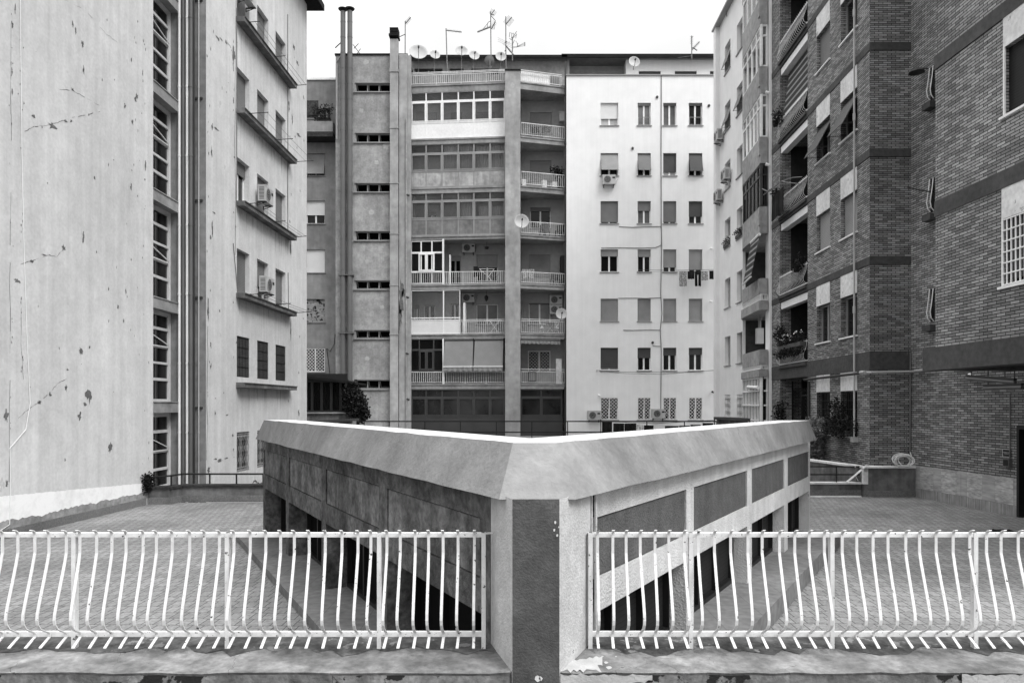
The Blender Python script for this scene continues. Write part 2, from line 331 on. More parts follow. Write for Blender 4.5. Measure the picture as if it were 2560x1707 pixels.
def dup(root, loc, rz, label, group=None):
    r = root.copy(); COL.objects.link(r); r.location = loc; r.rotation_euler = (0, 0, rz); r['label'] = label
    if group: r['group'] = group
    for c in list(root.children):
        k = c.copy(); COL.objects.link(k); k.parent = r
        for g in list(c.children):
            q = g.copy(); COL.objects.link(q); q.parent = k
    return r
def pt(px, s): return Vector(((px-CX)/s, F/s))
def at(px, py, s): return Vector(((px-CX)/s, F/s, E+(HY-py)/s))
class Wall:
    """a vertical plane through two plan points, each given as (picture column, pixels per metre there)"""
    def __init__(s, a, b):
        s.A = pt(*a); s.B = pt(*b); s.D = (s.B-s.A).normalized(); s.L = (s.B-s.A).length
        n = Vector((s.D.y, -s.D.x)); s.N = n if n.dot(-s.A) > 0 else -n
        s.rz = atan2(s.N.x, -s.N.y)
    def U(s, px):
        r = Vector(((px-CX)/F, 1.0)); return -(s.A.x*r.y-s.A.y*r.x)/(s.D.x*r.y-s.D.y*r.x)
    def S(s, px): return F/(s.A+s.D*s.U(px)).y
    def Z(s, px, py): return E+(HY-py)/s.S(px)
    def P(s, u, d, z):
        q = s.A+s.D*u+s.N*d; return Vector((q.x, q.y, z))
    def q(s, px, py, d=0): return s.P(s.U(px), d, s.Z(px, py))
def wallmesh(mb, W, u0, u1, z0, z1, ops=(), m=0, mr=None):
    """wall sheet with rectangular openings (u0,u1,z0,z1,depth) and their reveals"""
    mr = m if mr is None else mr
    if u0 > u1: u0, u1 = u1, u0
    us = sorted({round(x, 4) for o in ops for x in o[:2] if u0 < x < u1} | {round(u0, 4), round(u1, 4)}); zs = sorted({round(x, 4) for o in ops for x in o[2:4] if z0 < x < z1} | {round(z0, 4), round(z1, 4)})
    for i in range(len(us)-1):
        for j in range(len(zs)-1):
            a, b, c, d = us[i], us[i+1], zs[j], zs[j+1]; um, zm = (a+b)/2, (c+d)/2
            if any(min(o[0], o[1]) < um < max(o[0], o[1]) and o[2] < zm < o[3] for o in ops): continue
            mb.add([W.P(a, 0, c), W.P(b, 0, c), W.P(b, 0, d), W.P(a, 0, d)], [(0, 1, 2, 3)], m)
    for o in ops:
        a, b, c, d, dp = o[0], o[1], o[2], o[3], -o[4]
        f = lambda p, q, r, t: mb.add([W.P(p, 0, q), W.P(r, 0, t), W.P(r, dp, t), W.P(p, dp, q)], [(0, 1, 2, 3)], mr)
        f(a, c, b, c); f(b, c, b, d); f(b, d, a, d); f(a, d, a, c)
def lattice(mb, W, u0, u1, z0, z1, d, pitch=.21, w=.02, m=0, frame=.035, mid=True):
    if u0 > u1: u0, u1 = u1, u0
    def bar(a, b): mb.bar(W.P(a[0], d, a[1]), W.P(b[0], d, b[1]), w, w, m)
    h = z1-z0; k = u0-h
    while k < u1:
        for sg in (1, -1):
            pts = []
            a, b = max(u0, k), min(u1, k+h)
            if b-a > .03:
                za, zb = z0+(a-k), z0+(b-k)
                if sg < 0: za, zb = z1-(a-k), z1-(b-k)
                bar((a, za), (b, zb))
        k += pitch
    fr = frame
    for (a, b, c, e) in ((u0-fr, u0, z0-fr, z1+fr), (u1, u1+fr, z0-fr, z1+fr), (u0, u1, z0-fr, z0), (u0, u1, z1, z1+fr)): mb.wbox(W, a, b, d-.02, d+.02, c, e, m)
    if mid: mb.wbox(W, (u0+u1)/2-.022, (u0+u1)/2+.022, d-.02, d+.02, z0, z1, m)
def gridgrille(mb, W, u0, u1, z0, z1, d, pu, pz, w=.014, m=0):
    if u0 > u1: u0, u1 = u1, u0
    k = max(1, round((u1-u0)/pu))
    for i in range(k+1): mb.wbox(W, u0+(u1-u0)*i/k-w/2, u0+(u1-u0)*i/k+w/2, d-w/2, d+w/2, z0, z1, m)
    k = max(1, round((z1-z0)/pz))
    for i in range(k+1): mb.wbox(W, u0, u1, d-w/2-.004, d+w/2+.004, z0+(z1-z0)*i/k-w/2, z0+(z1-z0)*i/k+w/2, m)
def window(W, u0, u1, z0, z1, parent, depth=.16, shut=0., tone='sh_mid', frame='white', glass='glass', sill='concrete', tilt=0, grille=None, gmat='white', rail=False, mull=1, name='window'):
    """casement set back in an opening, with pane, roller shutter (lowered by a fraction, or propped out), sill and grille"""
    if u0 > u1: u0, u1 = u1, u0
    mb = MB(); d = -depth; fw = .055
    for a, b, c, e in ((u0, u0+fw, z0, z1), (u1-fw, u1, z0, z1), (u0+fw, u1-fw, z0, z0+fw), (u0+fw, u1-fw, z1-fw, z1)): mb.wbox(W, a, b, d-.06, d, c, e)
    for k in range(mull):
        uc = u0+(u1-u0)*(k+1)/(mull+1); mb.wbox(W, uc-.05, uc+.05, d-.06, d+.004, z0+fw, z1-fw)
    w = mb.build(name, frame, parent)
    mb = MB(); mb.wbox(W, u0+.01, u1-.01, d-.08, d-.04, z0+.01, z1-.01); mb.build('pane', glass, w)
    if shut:
        mb = MB(); zt = z1-(z1-z0)*shut
        if tilt:
            for uu in (u0+.02, u1-.02): mb.bar(W.P(uu, d+.03, zt+.05), W.P(uu, d+.03+tilt, zt+.02), .015, .015)
            p = [W.P(u0+.02, d+.02, z1-.02), W.P(u1-.02, d+.02, z1-.02), W.P(u1-.02, d+.05, z1-.02), W.P(u0+.02, d+.05, z1-.02)]
            q = [W.P(u0+.02, d+tilt, zt), W.P(u1-.02, d+tilt, zt), W.P(u1-.02, d+tilt+.03, zt), W.P(u0+.02, d+tilt+.03, zt)]
            mb.hexa(q+p)
        else: mb.wbox(W, u0+.015, u1-.015, d+.02, d+.05, zt, z1-.004)
        mb.build('shutter', tone, w)
    if sill:
        mb = MB(); mb.wbox(W, u0-.06, u1+.06, d+.01, .06, z0-.05, z0-.003); mb.build('sill', sill, w)
    if grille:
        mb = MB()
        if grille == 'lattice': lattice(mb, W, u0+.03, u1-.03, z0+.03, z1-.03, -.03)
        elif grille == 'grid': gridgrille(mb, W, u0+.03, u1-.03, z0+.03, z1-.03, -.02, .13, .3)
        elif grille == 'wave':
            k = int((u1-u0)/.12)
            for i in range(k+1):
                uu = u0+.03+(u1-u0-.06)*i/k
                mb.tube([W.P(uu+.03*sin(j*1.57), -.03+.02*cos(j*1.57), z0+(z1-z0)*j/14) for j in range(15)], .010, 4)
            for zz in (z0+.06, z0+.14, z1-.14, z1-.06): mb.wbox(W, u0, u1, -.045, -.02, zz-.015, zz+.015)
        mb.build('grille', gmat, w)
    if rail:
        mb = MB(); gridgrille(mb, W, u0+.05, u1-.05, z0+.05, z0+.5, .0, .3, .45, .025); mb.build('guard_rail', 'alu', w)
    return w
def railing(mb, p0, p1, z0, z1, sp=.13, w=.02, m=0, posts=0):
    p0, p1 = Vector(p0), Vector(p1); L = (p1-p0).length; k = max(1, round(L/sp))
    V = lambda q, z: (q.x, q.y, z)
    mb.bar(V(p0, z1), V(p1, z1), w*1.8, w*1.8, m); mb.bar(V(p0, z0+.08), V(p1, z0+.08), w*1.4, w*1.4, m)
    for i in range(k+1):
        q = p0.lerp(p1, i/k); big = posts and i % posts == 0
        mb.bar(V(q, z0 if big else z0+.08), V(q, z1), w*1.6 if big else w, w*1.6 if big else w, m)
Z1 = lambda x, y: (x/2.45, y/2.45)
Z2 = lambda x, y: (x/2.45, 600+y/2.45)
Z3 = lambda x, y: (750+x/2.904, y/2.904)
Z4 = lambda x, y: (750+x/2.8, 520+y/2.8)
Z5 = lambda x, y: (1260+x/2.904, y/2.904)
Z6 = lambda x, y: (1260+x/2.8, 520+y/2.8)
Z7 = lambda x, y: (1760+x/2.45, y/2.45)
Z8 = lambda x, y: (1760+x/2.45, 600+y/2.45)
ZA = lambda x, y: (1020+x/5.6, 580+y/5.6)
ZB = lambda x, y: (1020+x/5.8075, 840+y/5.8075)
ZC = lambda x, y: (1780+x/4.611, 420+y/4.611)
ZD = lambda x, y: (1780+x/4.611, 740+y/4.611)
ZF = lambda x, y: (1920+x/6.273, 920+y/6.273)
ZG = lambda x, y: (760+x/4.9, 780+y/4.9)
ZR = lambda x, y: (980+x/4.704, y/4.704)
def WXY(a, b):
    w = Wall.__new__(Wall); w.A, w.B = Vector(a), Vector(b); w.D = (w.B-w.A).normalized(); w.L = (w.B-w.A).length
    n = Vector((w.D.y, -w.D.x)); w.N = n if n.dot(-w.A) > 0 else -n; w.rz = atan2(w.N.x, -w.N.y); return w
def Vm(q, z): return (q.x, q.y, z)

# ================================================================ SETTING
mb = MB(); mb.add([(-1500, -1500, -1.3), (1500, -1500, -1.3), (1500, 3000, -1.3), (-1500, 3000, -1.3)], [(0, 1, 2, 3)])
tag(mb.build('ground', 'ground'), kind='structure')
TB = F/88.0                                        # far edge of the terrace on the left
mb = MB(); mb.prism([(-16, 5.6), (16, 5.6), (16, F/82+.02), (pt(2162, 82).x, F/82+.02), (-3, F/82+.02), (-3, TB), (-16, TB)], -.25, 0)
tag(mb.build('terrace', 'terrace'), kind='structure')
mb = MB(); mb.box(-10.2, 12, 36.4, 45.5, -1.25, E-1.95)
tag(mb.build('walkway', 'step'), kind='structure')

# ================================================================ LEFT PLASTER BUILDING
LW1 = Wall((75, 115), (383, 88.4)); TOPL = E+17.45
Yr = F/82; e1 = LW1.B; LW2 = WXY((e1.x-.27, e1.y), (pt(427, 82).x, Yr)); LR = WXY((pt(420, 82).x, Yr), pt(515, 82)); LW3 = Wall((515, 82), (767, 57.24))
LB = thing('apartment_building', 'tall pale apartment block with cracked peeling plaster and stair windows', 'building', (-11, 20, -1.3))
mb = MB()
wallmesh(mb, LW1, -11, LW1.L, -1.3, TOPL); mb.add([Vm(LW1.B, -1.3), Vm(LW2.A, -1.3), Vm(LW2.A, TOPL), Vm(LW1.B, TOPL)], [(0, 1, 2, 3)])
slabs = [E+h for h in (15.2, 12.2, 9.16, 6.10, 3.04, .05, -3.2)]
sw0, sw1 = .12, LW2.L-.06; stair = [(sw0, sw1, slabs[i+1]+.02, slabs[i]-.32, .1) for i in range(6)]
wallmesh(mb, LW2, 0, LW2.L, -1.3, TOPL, stair)
rows = [(14.38, 12.98), (11.34, 9.92), (8.31, 6.83), (5.24, 3.75), (2.30, .92), (-.95, -2.30)]
cols = [(592, 623.5), (643, 671), (689, 714)]
lw_ops = []
for ri, (zt, zb) in enumerate(rows):
    for ci, (a, b) in enumerate(cols):
        if (ri == 5 and ci == 2): continue
        lw_ops.append((LW3.U(a), LW3.U(b), E+zb, E+zt, .24 if ri < 4 else .1))
wallmesh(mb, LW3, 0, LW3.L, -1.3, TOPL, lw_ops)
mb.add([Vm(LW3.B, -1.3), (-16, LW3.B.y, -1.3), (-16, LW3.B.y, TOPL), Vm(LW3.B, TOPL)], [(0, 1, 2, 3)])
mb.build('wall', 'left', LB)
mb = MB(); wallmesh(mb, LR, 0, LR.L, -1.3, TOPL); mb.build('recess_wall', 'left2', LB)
mb = MB()
ex = LW3.P(LW3.L+.55, .62, 0); mb.prism([(-16, 8), (LW1.A.x+.3, 8), (LW3.A.x+.62, Yr), (ex.x, ex.y), (-16, ex.y)], TOPL-.02, TOPL+.25)
mb.build('eave', 'roof', LB)
for i in range(6):
    a, b, z0, z1, _ = stair[i]; mb = MB(); h = z1-z0
    for k, c in ((a, a+.05), (b-.07, b)): mb.wbox(LW2, k, c, -.1, -.02, z0, z1)
    fr = [(0, .03), (.235, .265), (.42, .445), (.60, .625), (.80, .83), (.965, 1)]      # from the sill up
    for p, q_ in fr: mb.wbox(LW2, a+.05, b-.07, -.1, -.01, z0+h*p, z0+h*q_)
    sw = mb.build('stair_window', 'frame_pale', LB)
    for p, q_ in ((.03, .235), (.265, .42), (.445, .60), (.625, .80), (.83, .965)):
        mb = MB(); mb.wbox(LW2, a+.05, b-.07, -.09, -.06, z0+h*p+.004, z0+h*q_-.004)
        mb.build('pane', 'glass', sw)
    mb = MB(); j = .62 if i != 3 else .44                                           # one hopper sash tipped open in each strip
    mb.bar(LW2.P(a+.06, .0, z0+h*j), LW2.P(b-.1, .0, z0+h*j), .03, .04); mb.bar(LW2.P(a+.06, -.05, z0+h*(j+.16)), LW2.P(b-.1, .02, z0+h*(j+.02)), .025, .025)
    mb.build('hopper_sash', 'frame_pale', sw)
for z in slabs[:6]:
    mb = MB(); mb.wbox(LW2, .02, LW2.L-.01, .004, .262, z-.3, z); mb.wbox(LW2, .02, LW2.L-.01, .004, .285, z, z+.03); mb.build('floor_ledge', 'concrete', LB)
for px, r, t in ((451, .04, 'pipe_white'), (460.5, .045, 'pipe_grey'), (470.5, .042, 'pipe_white'), (480, .06, 'pipe_grey'), (487, .03, 'pipe_dark'), (498.5, .02, 'pipe_pale')):  # white on two of the pipes stands for bright highlights along them
    u = LR.U(px); mb = MB(); mb.tube([LR.P(u, .03+r, -.6), LR.P(u, .03+r, TOPL-.05)], r, 12, 0)
    for k in range(9): mb.tube([LR.P(u, .03+r, -.2+2.1*k), LR.P(u, .03+r, -.14+2.1*k)], r*1.18, 12, 0)
    mb.build('drainpipe', t, LB, smooth=False)
for py in (2, 247, 502, 744, 1019):
    mb = MB(); z = LR.Z(480, py); mb.wbox(LR, LR.U(456), LR.U(507), .0, .05, z-.03, z+.03); mb.build('pipe_bracket', 'pipe_dark', LB)
k = 0
for ri, (zt, zb) in enumerate(rows):
    for ci, (a, b) in enumerate(cols):
        if (ri == 5 and ci == 2): continue
        o = lw_ops[k]; k += 1
        if ri < 4:
            sh = {(2, 0): .3, (0, 1): .6, (1, 1): .75, (2, 1): .8, (3, 1): .62, (3, 2): .86}.get((ri, ci), 1)
            window(LW3, *o[:4], LB, .2, sh, 'sh_mid', sill=None)
        elif ri == 4: window(LW3, *o[:4], LB, .08, 1, 'sh_dark', frame='black', sill=None, grille='grid', gmat='black')
        else: window(LW3, *o[:4], LB, .08, 0, frame='alu', glass='dark', sill=None, grille='wave', gmat='alu')
for zl in (12.95, 9.89, 6.78, 3.70, .70):
    mb = MB(); u0, u1 = LW3.U(590), LW3.U(724); mb.wbox(LW3, u0, u1, .003, .30, E+zl-.14, E+zl); mb.wbox(LW3, u0, u1, .003, .33, E+zl, E+zl+.03); mb.build('sill_ledge', 'parapet', LB)
mb = MB()
def blob(W, px, py, rx, ry, n=9, d=.004, lo=.4, hi=1.45):
    n = 17; c = []
    for i in range(n):
        a = 2*pi*i/n; k = random.uniform(lo, hi); c.append((W.U(px+rx*cos(a)*k), W.Z(px, py+ry*sin(a)*k*random.uniform(.8, 1.1))))
    mb.add([W.P(u, d, z) for u, z in c], [tuple(range(n))])
def crackline(W, pts, w=.9, d=.004):
    for i in range(len(pts)-1):
        (x0, y0), (x1, y1) = pts[i], pts[i+1]; n = 5
        prev = (x0, y0)
        for k in range(1, n+1):
            q = (x0+(x1-x0)*k/n+random.uniform(-1.5, 1.5), y0+(y1-y0)*k/n+random.uniform(-1.5, 1.5)); ww = w*random.uniform(.3, 1.5)
            if random.random() < .78:
                dx, dy = q[0]-prev[0], q[1]-prev[1]; L_ = hypot(dx, dy) or 1; nx, ny = -dy/L_*ww, dx/L_*ww
                mb.add([W.q(prev[0]-nx*.5, prev[1]-ny*.5, d), W.q(q[0]-nx*.5, q[1]-ny*.5, d), W.q(q[0]+nx*.5, q[1]+ny*.5, d), W.q(prev[0]+nx*.5, prev[1]+ny*.5, d)], [(0, 1, 2, 3)])
            prev = q
for x, y, rx, ry in ((205, 712, 9, 15), (445, 550, 8, 8), (323, 775, 24, 22), (400, 742, 11, 9), (435, 742, 6, 10), (505, 268, 6, 22), (512, 430, 5, 25), (445, 150, 5, 18), (463, 190, 4, 20), (75, 155, 6, 22), (838, 590, 7, 14), (828, 610, 7, 18), (765, 648, 5, 15), (810, 748, 6, 16), (890, 1010, 4, 30), (578, 1090, 3, 16), (802, 1150, 4, 26), (510, 1455, 5, 38), (655, 125, 3, 8), (92, 60, 4, 28), (73, 440, 4, 24), (75, 565, 4, 18), (700, 490, 3, 8), (625, 490, 3, 9), (805, 365, 3, 15), (873, 450, 3, 18), (543, 705, 3, 8), (842, 1200, 3, 8)): blob(LW1, *Z1(x, y), rx/2.45, ry/2.45)
for x, y, rx, ry in ((105, 250, 17, 13), (195, 130, 10, 9), (270, 92, 14, 5), (390, 50, 10, 18), (495, 680, 10, 25), (548, 658, 5, 9), (412, 793, 9, 7), (405, 905, 7, 22), (545, 945, 20, 48), (520, 1005, 8, 16), (487, 1078, 12, 26), (305, 945, 9, 16), (38, 1075, 13, 38), (42, 1490, 8, 22), (675, 1275, 12, 32), (722, 408, 6, 12), (770, 310, 3, 24), (665, 495, 3, 10), (590, 72, 3, 9), (240, 995, 12, 12), (665, 300, 3, 12)): blob(LW1, *Z2(x, y), rx/2.45, ry/2.45)
crackline(LW1, [Z1(150, 805), Z1(210, 775), Z1(265, 770), Z1(350, 755), Z1(440, 720), Z1(540, 702), Z1(615, 685)], 1.1)
crackline(LW1, [Z1(345, 550), Z1(440, 552), Z1(520, 595), Z1(610, 650)], .8)
crackline(LW1, [Z2(125, 150), Z2(200, 125), Z2(300, 90), Z2(345, 105), Z2(400, 40)], 1.2)
crackline(LW1, [Z2(110, 1090), Z2(180, 1030), Z2(265, 970), Z2(300, 940), Z2(350, 880), Z2(405, 850)], 1.0)
crackline(LW1, [Z2(130, 360), Z2(128, 640), Z2(140, 850)], .7); crackline(LW1, [Z1(62, 0), Z1(68, 700), Z1(62, 1500)], .8); crackline(LW1, [Z2(62, 0), Z2(58, 700), Z2(55, 1480)], 1.0)
crackline(LW1, [Z1(395, 0), Z1(520, 60), Z1(640, 200), Z1(720, 260)], .5)
for x, y, rx, ry in ((1335, 238, 14, 9), (1355, 242, 8, 7), (1385, 262, 6, 10), (1432, 345, 7, 55), (1268, 345, 3, 10), (1300, 775, 5, 18), (1325, 790, 14, 6), (1295, 930, 4, 30), (1300, 1400, 4, 50), (1312, 1305, 9, 8), (1290, 1455, 5, 14), (1430, 620, 3, 20), (1770, 650, 4, 40), (1800, 290, 6, 16), (1820, 385, 8, 14), (1830, 830, 12, 10), (1790, 730, 3, 30), (1860, 600, 4, 12), (1780, 1500, 4, 60)): blob(LW3, *Z1(x, y), rx/2.45, ry/2.45)
for x, y, rx, ry in ((1275, 430, 7, 70), (1277, 1410, 10, 26), (1345, 1350, 14, 9), (1385, 1335, 10, 6), (1320, 1340, 10, 5), (1390, 1070, 9, 5), (1425, 1195, 6, 10), (1317, 1060, 4, 14), (1345, 435, 4, 9), (1290, 640, 4, 24), (1290, 775, 4, 20), (1780, 560, 3, 50), (1830, 1060, 4, 26)): blob(LW3, *Z2(x, y), rx/2.45, ry/2.45)
crackline(LW3, [Z1(1380, 245), Z1(1425, 310), Z1(1432, 440)], 1); crackline(LW3, [Z2(1270, 350), Z2(1270, 800), Z2(1268, 1350)], .8); crackline(LW3, [Z1(1445, 0), Z1(1440, 700), Z1(1440, 1560)], .8); crackline(LW3, [Z1(1762, 90), Z1(1762, 700), Z1(1762, 1560)], .7)
for _ in range(90):
    x = random.choice((random.uniform(20, 375), random.gauss(28, 3), random.gauss(54, 4), random.gauss(360, 6), random.gauss(330, 14))); y = random.uniform(0, 1180); blob(LW1, x, y, random.uniform(.5, 1.3), random.uniform(1, 5))
for _ in range(50):
    x = random.choice((random.gauss(522, 4), random.gauss(585, 3), random.gauss(726, 3), random.uniform(530, 580), random.gauss(748, 8))); y = random.uniform(40, 1150); blob(LW3, x, y, random.uniform(.5, 1.1), random.uniform(1, 5))
pp_ = mb.build('peeled_plaster', 'peel', LB); pp_['kind'] = 'stuff'
mb = MB()      # dirty run-off below the ledges
for zl in (12.95, 9.89, 6.78, 3.70, .70):
    u0, u1 = LW3.U(592), LW3.U(722); k = 0
    while u0 < u1:
        w = random.uniform(.03, .16); h = random.uniform(.15, .9)*(1.3 if zl < 1 else 1)
        if random.random() < .55:
            zt_ = E+zl-.16; mb.add([LW3.P(u0, .002, zt_), LW3.P(u0+w, .002, zt_), LW3.P(u0+w*.8, .002, zt_-h*.5), LW3.P(u0+w*.5, .002, zt_-h), LW3.P(u0+w*.2, .002, zt_-h*.6)], [(0, 1, 2, 3, 4)])
        u0 += w*random.uniform(1, 2.2)
st_ = mb.build('runoff_stain', 'runoff', LB); st_['kind'] = 'stuff'
mb = MB()      # repainted strip along the foot, its lower edge broken away
N = 90; top = [LW1.q(-60+435*i/N, 1246+(1206-1246)*i/N+random.uniform(-1, 1), .003) for i in range(N+1)]
wk = [0]
for i in range(N): wk.append(max(-9, min(6, wk[-1]+random.uniform(-3.5, 3.5))))
bot = [LW1.q(-60+435*i/N, 1318+(1231-1318)*i/N+wk[i], .003) for i in range(N+1)]
mb.grid(top, bot, 1); mb.build('repainted_strip', 'repaint', LB)
mb = MB(); mid = [LW1.q(-60+435*i/N, 1344+(1243-1344)*i/N, .002) for i in range(N+1)]
b2 = [LW1.q(-60+435*i/N, 1314+(1227-1314)*i/N, .002) for i in range(N+1)]
mb.grid(b2, mid, 1); mb.build('bare_render_strip', 'render_grey', LB)
mb = MB(); mb.wbox(LW1, -11, LW1.L-.4, .0, .035, 0.003, .19); mb.build('skirting', 'skirt', LB)
mb = MB(); mb.tube([LW1.q(*Z1(118, -60), .02), LW1.q(*Z1(128, 900), .02), LW1.q(*Z2(140, 0), .02), LW1.q(*Z2(160, 600), .02), LW1.q(*Z2(177, 1000), .03), LW1.q(*Z2(150, 1160), .03), LW1.q(*Z2(55, 1275), .02), LW1.q(*Z2(58, 1500), .02), LW1.q(22, 1310, .02), LW1.q(0, 1325, .02)], .008, 5); mb.build('cable', 'pipe_white', LB)
mb = MB()
for x, y0, y1 in ((1447, 50, 1245), (1760, 90, 1460)): mb.tube([LW3.q(*Z1(x, y0), .02), LW3.q(*Z1(x, y1), .02)], .012, 4)
mb.tube([LW3.q(*Z2(1425, 20), .02), LW3.q(*Z2(1440, 200), .03), LW3.q(*Z2(1450, 300), .02)], .012, 4); mb.tube([LW3.q(*Z2(1762, 200), .02), LW3.q(*Z2(1765, 420), .02)], .012, 4); mb.build('facade_cable', 'pipe_grey', LB)
for (py, ll, lab) in ((410, .34, 'clothesline of rods and wires along the second ledge of the cracked plaster block'), (598, .2, 'clothesline along the ledge that carries the middle air conditioner of the cracked plaster block'), (787, .3, 'clothesline with a long rod along the lowest roller-shutter ledge of the cracked plaster block'), (220, .2, 'clothesline along the topmost whole ledge of the cracked plaster block')):
    u0, u1 = LW3.U(600), LW3.U(724); z = LW3.Z(724, py)+.12
    t = thing('clothesline', lab, 'clothesline', LW3.P(u1, .3, z), group='clotheslines on the plaster block')
    mb = MB()
    for uu in (u0, (u0+u1)/2, u1): mb.tube([LW3.P(uu, .02, z-.05), LW3.P(uu, .3+ll*2, z)], .014, 4)
    mb.build('rod', 'pipe_dark', t)
    mb = MB()
    for dd in (.34, .3+ll, .28+ll*1.9): mb.tube([LW3.P(u0, dd, z), LW3.P((u0+u1)/2, dd, z-.03), LW3.P(u1, dd, z)], .007, 4)
    mb.build('wire', 'pipe_grey', t)
mb = MB()
for k in range(26):
    c = LW1.q(365+random.uniform(-11, 12), 1208+random.uniform(-15, 14), .02)
    mb.leaves(c, .15, 70, .045)
tag(mb.build('hanging_weeds', 'cloth_black'), 'blackened clump of hanging weeds on the corner of the plaster wall above the terrace', 'plant')

# terrace parapet on the left, with iron rail
PL = thing('parapet_wall', 'low dirty parapet with black mossy coping and thin iron rail at the left terrace edge', 'wall', (-9, TB, 0))
seg = [pt(371, 89.6), pt(426, 89.6), pt(455, 87.6), pt(700, 87.6)]
for nm, mt, z0, z1, th in (('wall', 'parapet', .0, E-2.36, .26), ('skirting', 'skirt', .002, .19, .31), ('coping', 'mossy', E-2.36, E-2.30, .36)):
    mb = MB(); o = th/2
    for i in range(3):
        a, b = seg[i], seg[i+1]; d = (b-a).normalized(); n_ = Vector((d.y, -d.x))
        a2, b2 = a-d*(o*.3 if i else 0), b+d*(o*.3 if i < 2 else 0)
        mb.prism([tuple(a2+n_*(o-.13)), tuple(b2+n_*(o-.13)), tuple(b2-n_*(o+.13)), tuple(a2-n_*(o+.13))], z0+i*.001, z1+i*.001)
    mb.build(nm, mt, PL)
mb = MB(); zr = E-2.0; mb.tube([Vm(seg[0]+Vector((-.05, .1)), zr-.06)]+[Vm(q+Vector((0, .1)), zr) for q in seg[1:]], .028, 6); mb.build('rail', 'black', PL)
for px, s in ((424, 89), (521, 87), (588, 87), (655, 87)):
    q = pt(px, s); mb = MB(); mb.bar((q.x, q.y+.1, E-2.31), (q.x, q.y+.1, zr), .035, .035); mb.build('post', 'black', PL)
mb = MB(); gy = lambda x, y: LW3.q(360+x/6.918, 1180+y/6.918, .012)
for path in ([(1805, 215), (1830, 205), (1860, 218)], [(1865, 218), (1895, 150), (1925, 140), (1950, 175), (1950, 218)], [(1975, 218), (1968, 175), (1995, 200), (2035, 178), (2030, 218)]): mb.tube([gy(*p) for p in path], .014, 4)
mb.build('graffiti', 'pipe_dark', LB)

# ================================================================ REAR BUILDINGS
SF = 40.4; YF = F/SF; G0 = -1.3
PV_A, PV_B = pt(1263, 40.9), pt(1301, 40.9)
B1 = Wall((800, SF), (1800, SF)); zf = lambda py, s=SF: E+(HY-py)/s
# --- far left rear block
BL = Wall((700, 39.2), (842, 39.2)); RL = thing('apartment_building', 'low grey rear block with a reed screened balcony, beside the plaster block', 'building', (pt(790, 39.2).x, F/39.2, G0))
lo = [(767, 384, 812, 439, .95, 'sh_light', .30, None), (767, 502, 812, 559, .62, 'sh_white', 0, None), (767, 623.5, 812, 681.5, 1, 'sh_white', 0, None), (767, 747.5, 812, 805, 1, 'sh_peel', 0, None), (767, 871, 812, 929, .9, 'sh_dark', 0, 'lattice')]
wo = [(BL.U(a-2), BL.U(c), BL.Z(790, d), BL.Z(790, b), .2) for a, b, c, d, *_ in lo]
wo.append((BL.U(805), BL.U(826), BL.Z(790, 345), BL.Z(790, 271), .2))
mb = MB(); wallmesh(mb, BL, 0, BL.L+.6, G0, BL.Z(790, 201), wo); mb.build('wall', 'rear', RL)
mb = MB(); mb.wbox(BL, 0, BL.L, -.4, .08, BL.Z(790, 201), BL.Z(790, 196)); mb.build('coping', 'white', RL)
for o, (a, b, c, d, sh, tn, tl, gr) in zip(wo, lo): window(BL, *o[:4], RL, .16, sh, tn, tilt=tl, grille=gr, glass='glass')
window(BL, *wo[-1][:4], RL, .18, 0, frame='alu', glass='glass', sill=None)
mb = MB(); mb.fbox(BL, 740, 318, 841, 345, .0, 1.0); mb.build('balcony', 'rear', RL)
mb = MB(); mb.fbox(BL, 740, 345, 842, 357, .0, 1.1); mb.build('balcony_slab', 'mossy', RL)
mb = MB(); u0, u1 = BL.U(740), BL.U(837); z0 = BL.Z(790, 318)
for k in range(3): mb.wbox(BL, u0, u1, .92, .96, z0+.1+k*.14, z0+.13+k*.14)
mb.build('balcony_railing', 'black', RL)
mb = MB(); mb.fbox(BL, 745, 266, 805, 308, .86, .9); tag(mb.build('reed_screen', 'reed'), 'dark sagging reed screen tied to the rail of the far left rear balcony', 'screen')
mb = MB()
for k in range(16): mb.leaves(BL.q(808+random.uniform(-10, 26), 296+random.uniform(-18, 22), .75), .32, 26, .10)
mb.fbox(BL, 800, 308, 834, 318, .6, .85); tag(mb.build('balcony_plant', 'leaf'), 'bushy dark balcony plant beside the reed screen', 'plant')
mb = MB()
W_ = BL; mb.tube([W_.q(817, 871, .04), W_.q(822, 910, .04), W_.q(826, 940, .06), W_.q(829, 948, .06)], .02, 4); mb.tube([W_.q(838, 835, .04), W_.q(836, 860, .04), W_.q(826, 878, .04), W_.q(818, 872, .04)], .02, 4); mb.build('cable', 'pipe_dark', RL)

